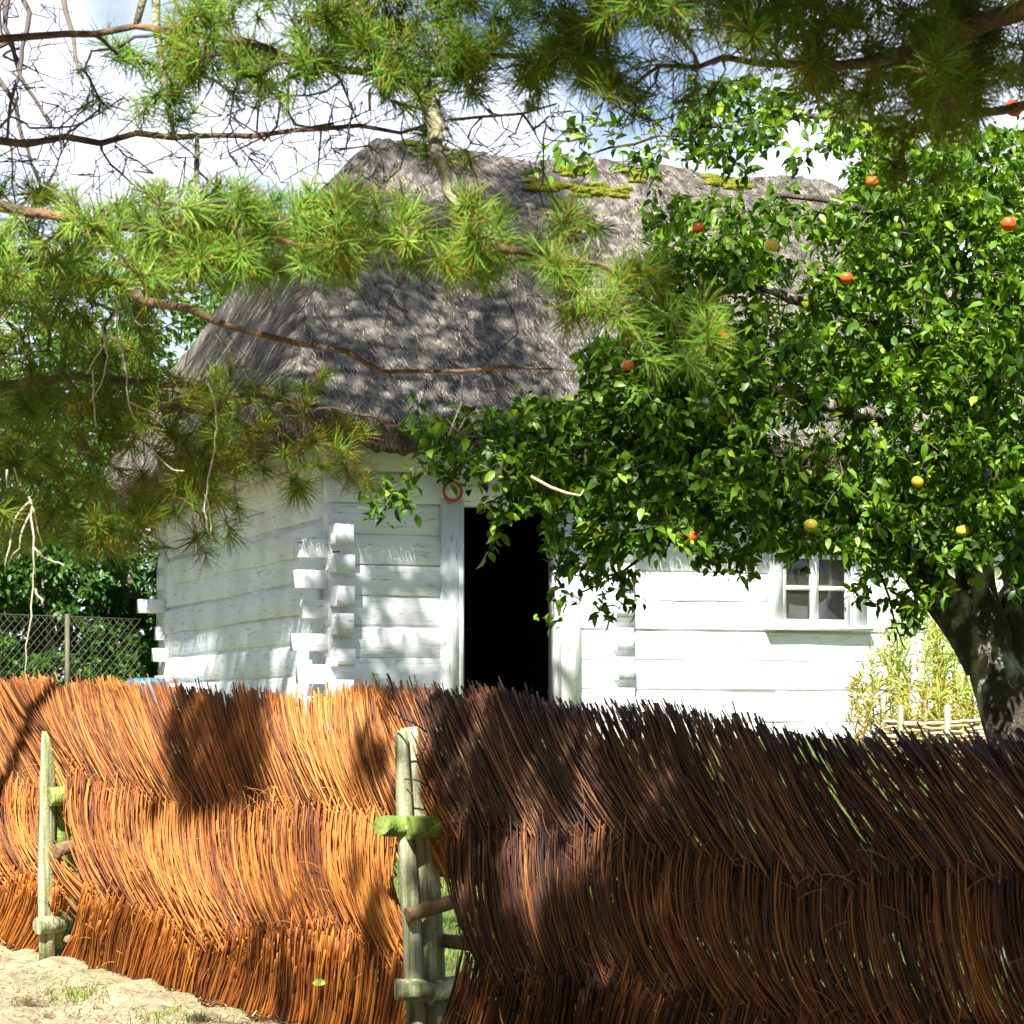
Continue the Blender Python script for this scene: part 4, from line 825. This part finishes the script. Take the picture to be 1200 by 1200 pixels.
# ------------------------------------------------------------------ background trees and shrubs
def tree(name, x, y, h, r, z0, n, size, m, lb, grp='trees beyond the cottage', cat='tree'):
    gz = float(ground_z(x, y)); net = Net(); tk = net.limb([(x, y, gz-.1), (x+.1, y, gz+h*.4), (x-.1, y+.1, gz+h*.9)], [h*.022, h*.016, .03], step=.4, wob=.03, kind=2)
    mb = MB(); cs = []
    nb_ = int(n/70)
    for _ in range(nb_):
        u = rng.normal(size=3); u /= np.linalg.norm(u); s_ = rng.random()**.33
        c = np.array([x+u[0]*r*s_, y+u[1]*r*s_*.8, z0+(h-(z0-gz))*.5+u[2]*s_*(h-(z0-gz))*.5]); cs.append(c)
    A = np.array(net.p); cs = sorted(cs, key=lambda q: ((A-q)**2).sum(1).min())
    for c in cs:
        net.twig(c, .05); k = 70; u = rng.normal(size=(k, 3)); u /= np.linalg.norm(u, axis=1, keepdims=True); rr_ = r*.20*rng.uniform(.6, 1.3)
        pos = c+u*(rng.random((k, 1))**.5)*rr_*np.array([1, 1, .7]); D = u+rng.normal(0, .6, (k, 3)); D[:, 2] -= .3
        leaves(mb, pos, D, size*rng.uniform(.7, 1.2, k), np.clip(.5+rng.normal(0, .1)+rng.normal(0, .17, k), .02, 1), spin=rng.normal(0, 1, k))
    t = tag(empty(name, (x, y, gz)), lb, cat, grp); child(net.mesh(.006, .42, (2, 1)), 'trunk', M['apple_bark'], t); child(mb, 'crown', M[m], t, True)
tree('broadleaf_tree', -5.6, 36, 7.3, 2.6, 3.0, 16000, .13, 'leaf', 'bright green leafy tree showing behind the left slope of the thatch')
tree('broadleaf_tree', -9.0, 38, 6.4, 3.0, 2.2, 14000, .13, 'leaf', 'green leafy tree behind the pine boughs at the left edge')
tree('broadleaf_tree', 10.2, 36, 10.5, 3.4, 2.5, 16000, .14, 'leaf', 'tall leafy tree behind the right end of the cottage')
tree('broadleaf_tree', 14.5, 40, 12, 4.0, 2.5, 9000, .16, 'leaf', 'leafy tree beyond the right edge')
SH = [(-4.9, 31.6, 2.5, .9), (-5.9, 31.2, 3.2, 1.1), (-6.9, 31.8, 3.0, 1.1), (-7.9, 31.0, 3.6, 1.2), (-5.3, 34, 4.2, 1.4), (-7.2, 34.5, 4.6, 1.5)]
SL = ['low dark shrub touching the left corner of the cottage, behind the wire fence', 'dark green shrub behind the wire fence, second from the cottage corner', 'shrub behind the wire fence, third from the cottage corner', 'tall dark shrub behind the wire fence at the left edge', 'taller bush standing behind the row of shrubs near the cottage corner', 'tall bush at the back, left of the cottage, behind the row of shrubs']
for (x, y, h, r), lb in zip(SH, SL): tree('shrub', x, y, h, r, 1.2, 5200, .11, 'dark_leaf', lb, 'shrubs behind the wire fence', 'shrub')
for (x, y, h, r), lb in zip([(-7.5, -7, 10, 3.2), (-3.4, -8.5, 11, 3.2), (.8, -8, 10.5, 3.2), (4.8, -7, 10, 3.2), (8.2, -3, 10, 3.2), (8.4, 2.5, 10, 3.0), (-9.5, -2.5, 11, 3.2), (-9.6, 3.2, 11, 3.2), (-10.2, 9.0, 11, 3.0)], ['unseen leafy tree added behind the photographer, farthest left', 'unseen leafy tree added behind the photographer, left of centre', 'unseen leafy tree added straight behind the photographer', 'unseen leafy tree added behind the photographer, right of centre', 'unseen leafy tree added at the right, level with the photographer', 'unseen leafy tree added at the right, beside the shaded end of the wicker fence', 'unseen leafy tree added at the left, level with the photographer', 'unseen leafy tree added at the left, beyond the pine trunk', 'unseen leafy tree added at the left, beyond the end of the wicker fence']):
    tree('broadleaf_tree', x, y, h, r, .3, 5200, .42, 'dark_leaf', lb, 'unseen trees added round the photographer to cut sky light')  # out of view, added to block sky light from the shaded fence
# chain link fence
c0 = np.array([-4.45, 29.7]); c1 = np.array([-8.2, 25.6]); cl = c1-c0; cL = np.linalg.norm(cl); cu = cl/cL
cf = tag(empty('chain_link_fence', (c0[0], c0[1], GZ)), 'wire chain link fence running left from the cottage corner', 'fence')
FH = 1.36; cm = MB(); pitch = .105
for s_ in (-1, 1):
    for k in range(int((cL+FH)/pitch)+1):
        x0 = k*pitch-(FH if s_ > 0 else 0)
        q = []
        for h in np.linspace(0, FH, 14):
            x = x0+h if s_ > 0 else x0-h
            if 0 <= x <= cL: q.append((c0[0]+cu[0]*x, c0[1]+cu[1]*x, GZ+.03+h))
        if len(q) > 2: cm.tube(q, .003, 4)
child(cm, 'wire_mesh', M['wire'], cf); cm = MB(); cm.tube([(c0[0]+cu[0]*x, c0[1]+cu[1]*x, GZ+.03+FH) for x in np.linspace(0, cL, 8)], .006, 5); child(cm, 'top_wire', M['wire'], cf)
for x in (1.1, 3.4, 5.4):
    cm = MB(); q = c0+cu*x; cm.tube([(q[0], q[1], GZ-.2), (q[0], q[1], GZ+FH+.06)], .03, 8); child(cm, 'post', M['wire'], cf)
# blue bucket at the far corner
bq = P(172, 800, 28.6); bz = float(ground_z(bq[0], bq[1])); bu = tag(empty('barrel', (bq[0], bq[1], bz-.09)), 'blue plastic barrel half hidden behind the wicker fence, by the cottage corner', 'barrel')
an2 = np.linspace(0, 2*pi, 24, endpoint=False); prof = [(.0, .0), (.19, 0), (.22, .03), (.235, .18), (.225, .2), (.24, .22), (.24, .42), (.225, .44), (.235, .46), (.22, .60), (.19, .63), (.17, .60), (0, .60)]
v = np.array([[(r*cos(a), r*sin(a), z) for a in an2] for r, z in prof]).reshape(-1, 3); i, j = np.meshgrid(np.arange(len(prof)-1), np.arange(24), indexing='ij'); j2 = (j+1) % 24
bb_ = MB(); bb_.add(v, np.stack([i*24+j, i*24+j2, (i+1)*24+j2, (i+1)*24+j], -1).reshape(-1, 4)); bb_.build('body', M['blue'], bu, True); bu.scale = (1.1, 1.1, 1.22)
bb_ = MB(); bb_.tube([(.12*cos(a), .12*sin(a), .63) for a in np.linspace(0, pi, 9)], .012, 6); bb_.build('handle', M['blue'], bu, True)

# ------------------------------------------------------------------ garden by the right corner
def stalk_plant(x, y, h, n, lb, tone):
    gz = float(ground_z(x, y)); t = tag(empty('garden_plant', (x, y, gz)), lb, 'plant', 'tall garden plants at the right end of the wall')
    mb = MB(); lm = MB()
    a = rng.uniform(0, 6.28, n); sp = rng.random(n)*.22; m = 7; s_ = np.linspace(0, 1, m)[None]; hh_ = h*rng.uniform(.6, 1.05, n)[:, None]
    X_ = x+np.cos(a)[:, None]*(.06+sp[:, None]*s_)+rng.normal(0, .01, (n, m)); Y_ = y+np.sin(a)[:, None]*(.06+sp[:, None]*s_); Z_ = gz+hh_*s_
    mb.tubes(np.dstack([X_, Y_, Z_]), .006*(1.1-.8*s_)*np.ones((n, 1)), 4, np.clip(tone-.3+rng.normal(0, .2, n), 0, 1))
    k = 60
    for q in range(n):
        f = rng.uniform(.12, 1, k); px_ = np.interp(f, s_[0], X_[q]); py_ = np.interp(f, s_[0], Y_[q]); pz_ = np.interp(f, s_[0], Z_[q]); D = rng.normal(0, 1, (k, 3)); D[:, 2] = rng.normal(1.3, .9, k)
        leaves(lm, np.c_[px_, py_, pz_], D, rng.uniform(.06, .16, k), np.clip(.12+tone*f+rng.normal(0, .15, k), 0, 1), width=.26, spin=rng.normal(0, 1, k))
    mb.build('stalks', M['dry_stalk'], t).location = (-x, -y, -gz); child(lm, 'leaves', M['dry_stalk'], t)
GP = [(1000, 21.2, .65, 5, 'low brownish plant at the foot of the white wall, farthest left', .35), (1035, 21.3, .95, 7, 'thin plant with brown lower leaves beside the low one', .55), (1062, 21.1, 1.35, 9, 'tall yellow green plant under the hanging apple twig', .8), (1090, 21.5, 1.5, 10, 'tallest bright green plant at the end of the wall', .85),
      (1118, 21.2, 1.35, 10, 'yellow green plant just left of the apple trunk', .75), (1145, 21.6, 1.2, 9, 'plant with yellow stems right behind the apple trunk', .7), (1180, 21.8, 1.3, 9, 'green plant showing right of the apple trunk', .75), (1215, 21.4, 1.3, 8, 'green plant beyond the right edge', .7), (1075, 20.3, .6, 9, 'low reddish plant behind the woven edging', .25), (1110, 20.3, .65, 8, 'low olive plant behind the woven edging', .5)]
for px, d, h, n, lb, tn in GP:
    q = P(px, 860, d); stalk_plant(q[0], q[1], h*1.18, n, lb, tn)
# low wattle edging
w0 = P(1035, 860, 19.4); w1 = P(1230, 860, 19.6); wg = float(ground_z(w0[0], w0[1])); wt_ = tag(empty('wattle_edging', (w0[0], w0[1], wg)), 'low pale woven stick edging in front of the garden plants', 'edging')
wm = MB()
for k in range(16):
    s_ = np.linspace(0, 1, 26); hgt = .10+k*.026; ph_k = k*pi
    wm.tube(np.c_[w0[0]+(w1[0]-w0[0])*s_, w0[1]+(w1[1]-w0[1])*s_+.02*np.sin(s_*26+ph_k), wg+hgt+.012*np.sin(s_*9+k)+rng.normal(0, .003, 26)], .012, 5, rng.random())
child(wm, 'weave', M['wattle'], wt_)
for s_ in (.1, .38, .66, .93):
    wm = MB(); q = w0+(w1-w0)*s_; wm.tube([(q[0], q[1]-.03, wg-.1), (q[0], q[1]-.03, wg+.62)], .028, 7); child(wm, 'stake', M['post_wood'], wt_)
# ------------------------------------------------------------------ straw and grass
def blades(n, xf, L0, L1, w, m, nm, lb, flat):
    X_, Y_ = xf(n); Z_ = ground_z(X_, Y_)+.0; a = rng.uniform(0, 6.28, n); up = rng.uniform(*flat, n); L = rng.uniform(L0, L1, n)
    D = np.stack([np.cos(a), np.sin(a), up], -1); D /= np.linalg.norm(D, axis=1, keepdims=True); sd = np.stack([-np.sin(a), np.cos(a), np.zeros(n)], -1)*w; o = np.stack([X_, Y_, Z_+.012], -1)
    md = o+D*L[:, None]*.6; tp = o+D*L[:, None]; tp[:, 2] -= L*.12*up
    V = np.stack([o-sd, o+sd, md+sd*.8, md-sd*.8, tp], 1); b = (np.arange(n)*5)[:, None]; mb = MB()
    mb.add(V, [b+np.array([[0, 1, 2, 3]]), b+np.array([[3, 2, 4]])], np.repeat(rng.random(n)*.9+.1*(rng.random(n) < .1), 5))
    tag(mb.build(nm, m), kind='stuff', label=lb)
def near_fence(n):
    t = rng.uniform(-6.5, 4.0, n); o = rng.random(n)**.7*3.2-.15; p = fxy(t, o); return p[:, 0], p[:, 1]
def behind_fence(n):
    t = rng.uniform(-6.5, 5, n); o = -rng.random(n)*9-.1; p = fxy(t, o); return p[:, 0], p[:, 1]
def patches(n):
    c = np.array([(-1.55, 11.3), (-1.15, 10.75), (-.95, 10.4), (-.72, 10.3), (-2.1, 11.9), (-.3, 9.9), (-.5, 9.9)]); k = rng.integers(0, len(c), n); q = c[k]+rng.normal(0, .10, (n, 2)); return q[:, 0], q[:, 1]
blades(42000, near_fence, .025, .10, .0024, M['straw'], 'straw_litter', 'dry straw litter on the ground before the fence', (.0, .5))
blades(60000, behind_fence, .05, .14, .0022, M['grass'], 'grass', 'green grass behind the wicker fence', (.6, 3))
blades(1500, patches, .03, .09, .0022, M['grass'], 'grass', 'small green grass tufts at the foot of the fence', (.5, 2.5))
# one green leaf caught low on the orange panel
q = fxy(np.array(-1.05), np.array(.14)); lq = MB(); leaves(lq, np.array([[0, 0, 0.]]), np.array([[1, -.3, .1]]), np.array([.07]), .9, spin=np.array([1.2]))
o = tag(lq.build('leaf', M['apple_leaf'], None, True), 'single green leaf caught low on the orange wicker panel', 'leaf'); o.location = P(366, 1152, 11.0)
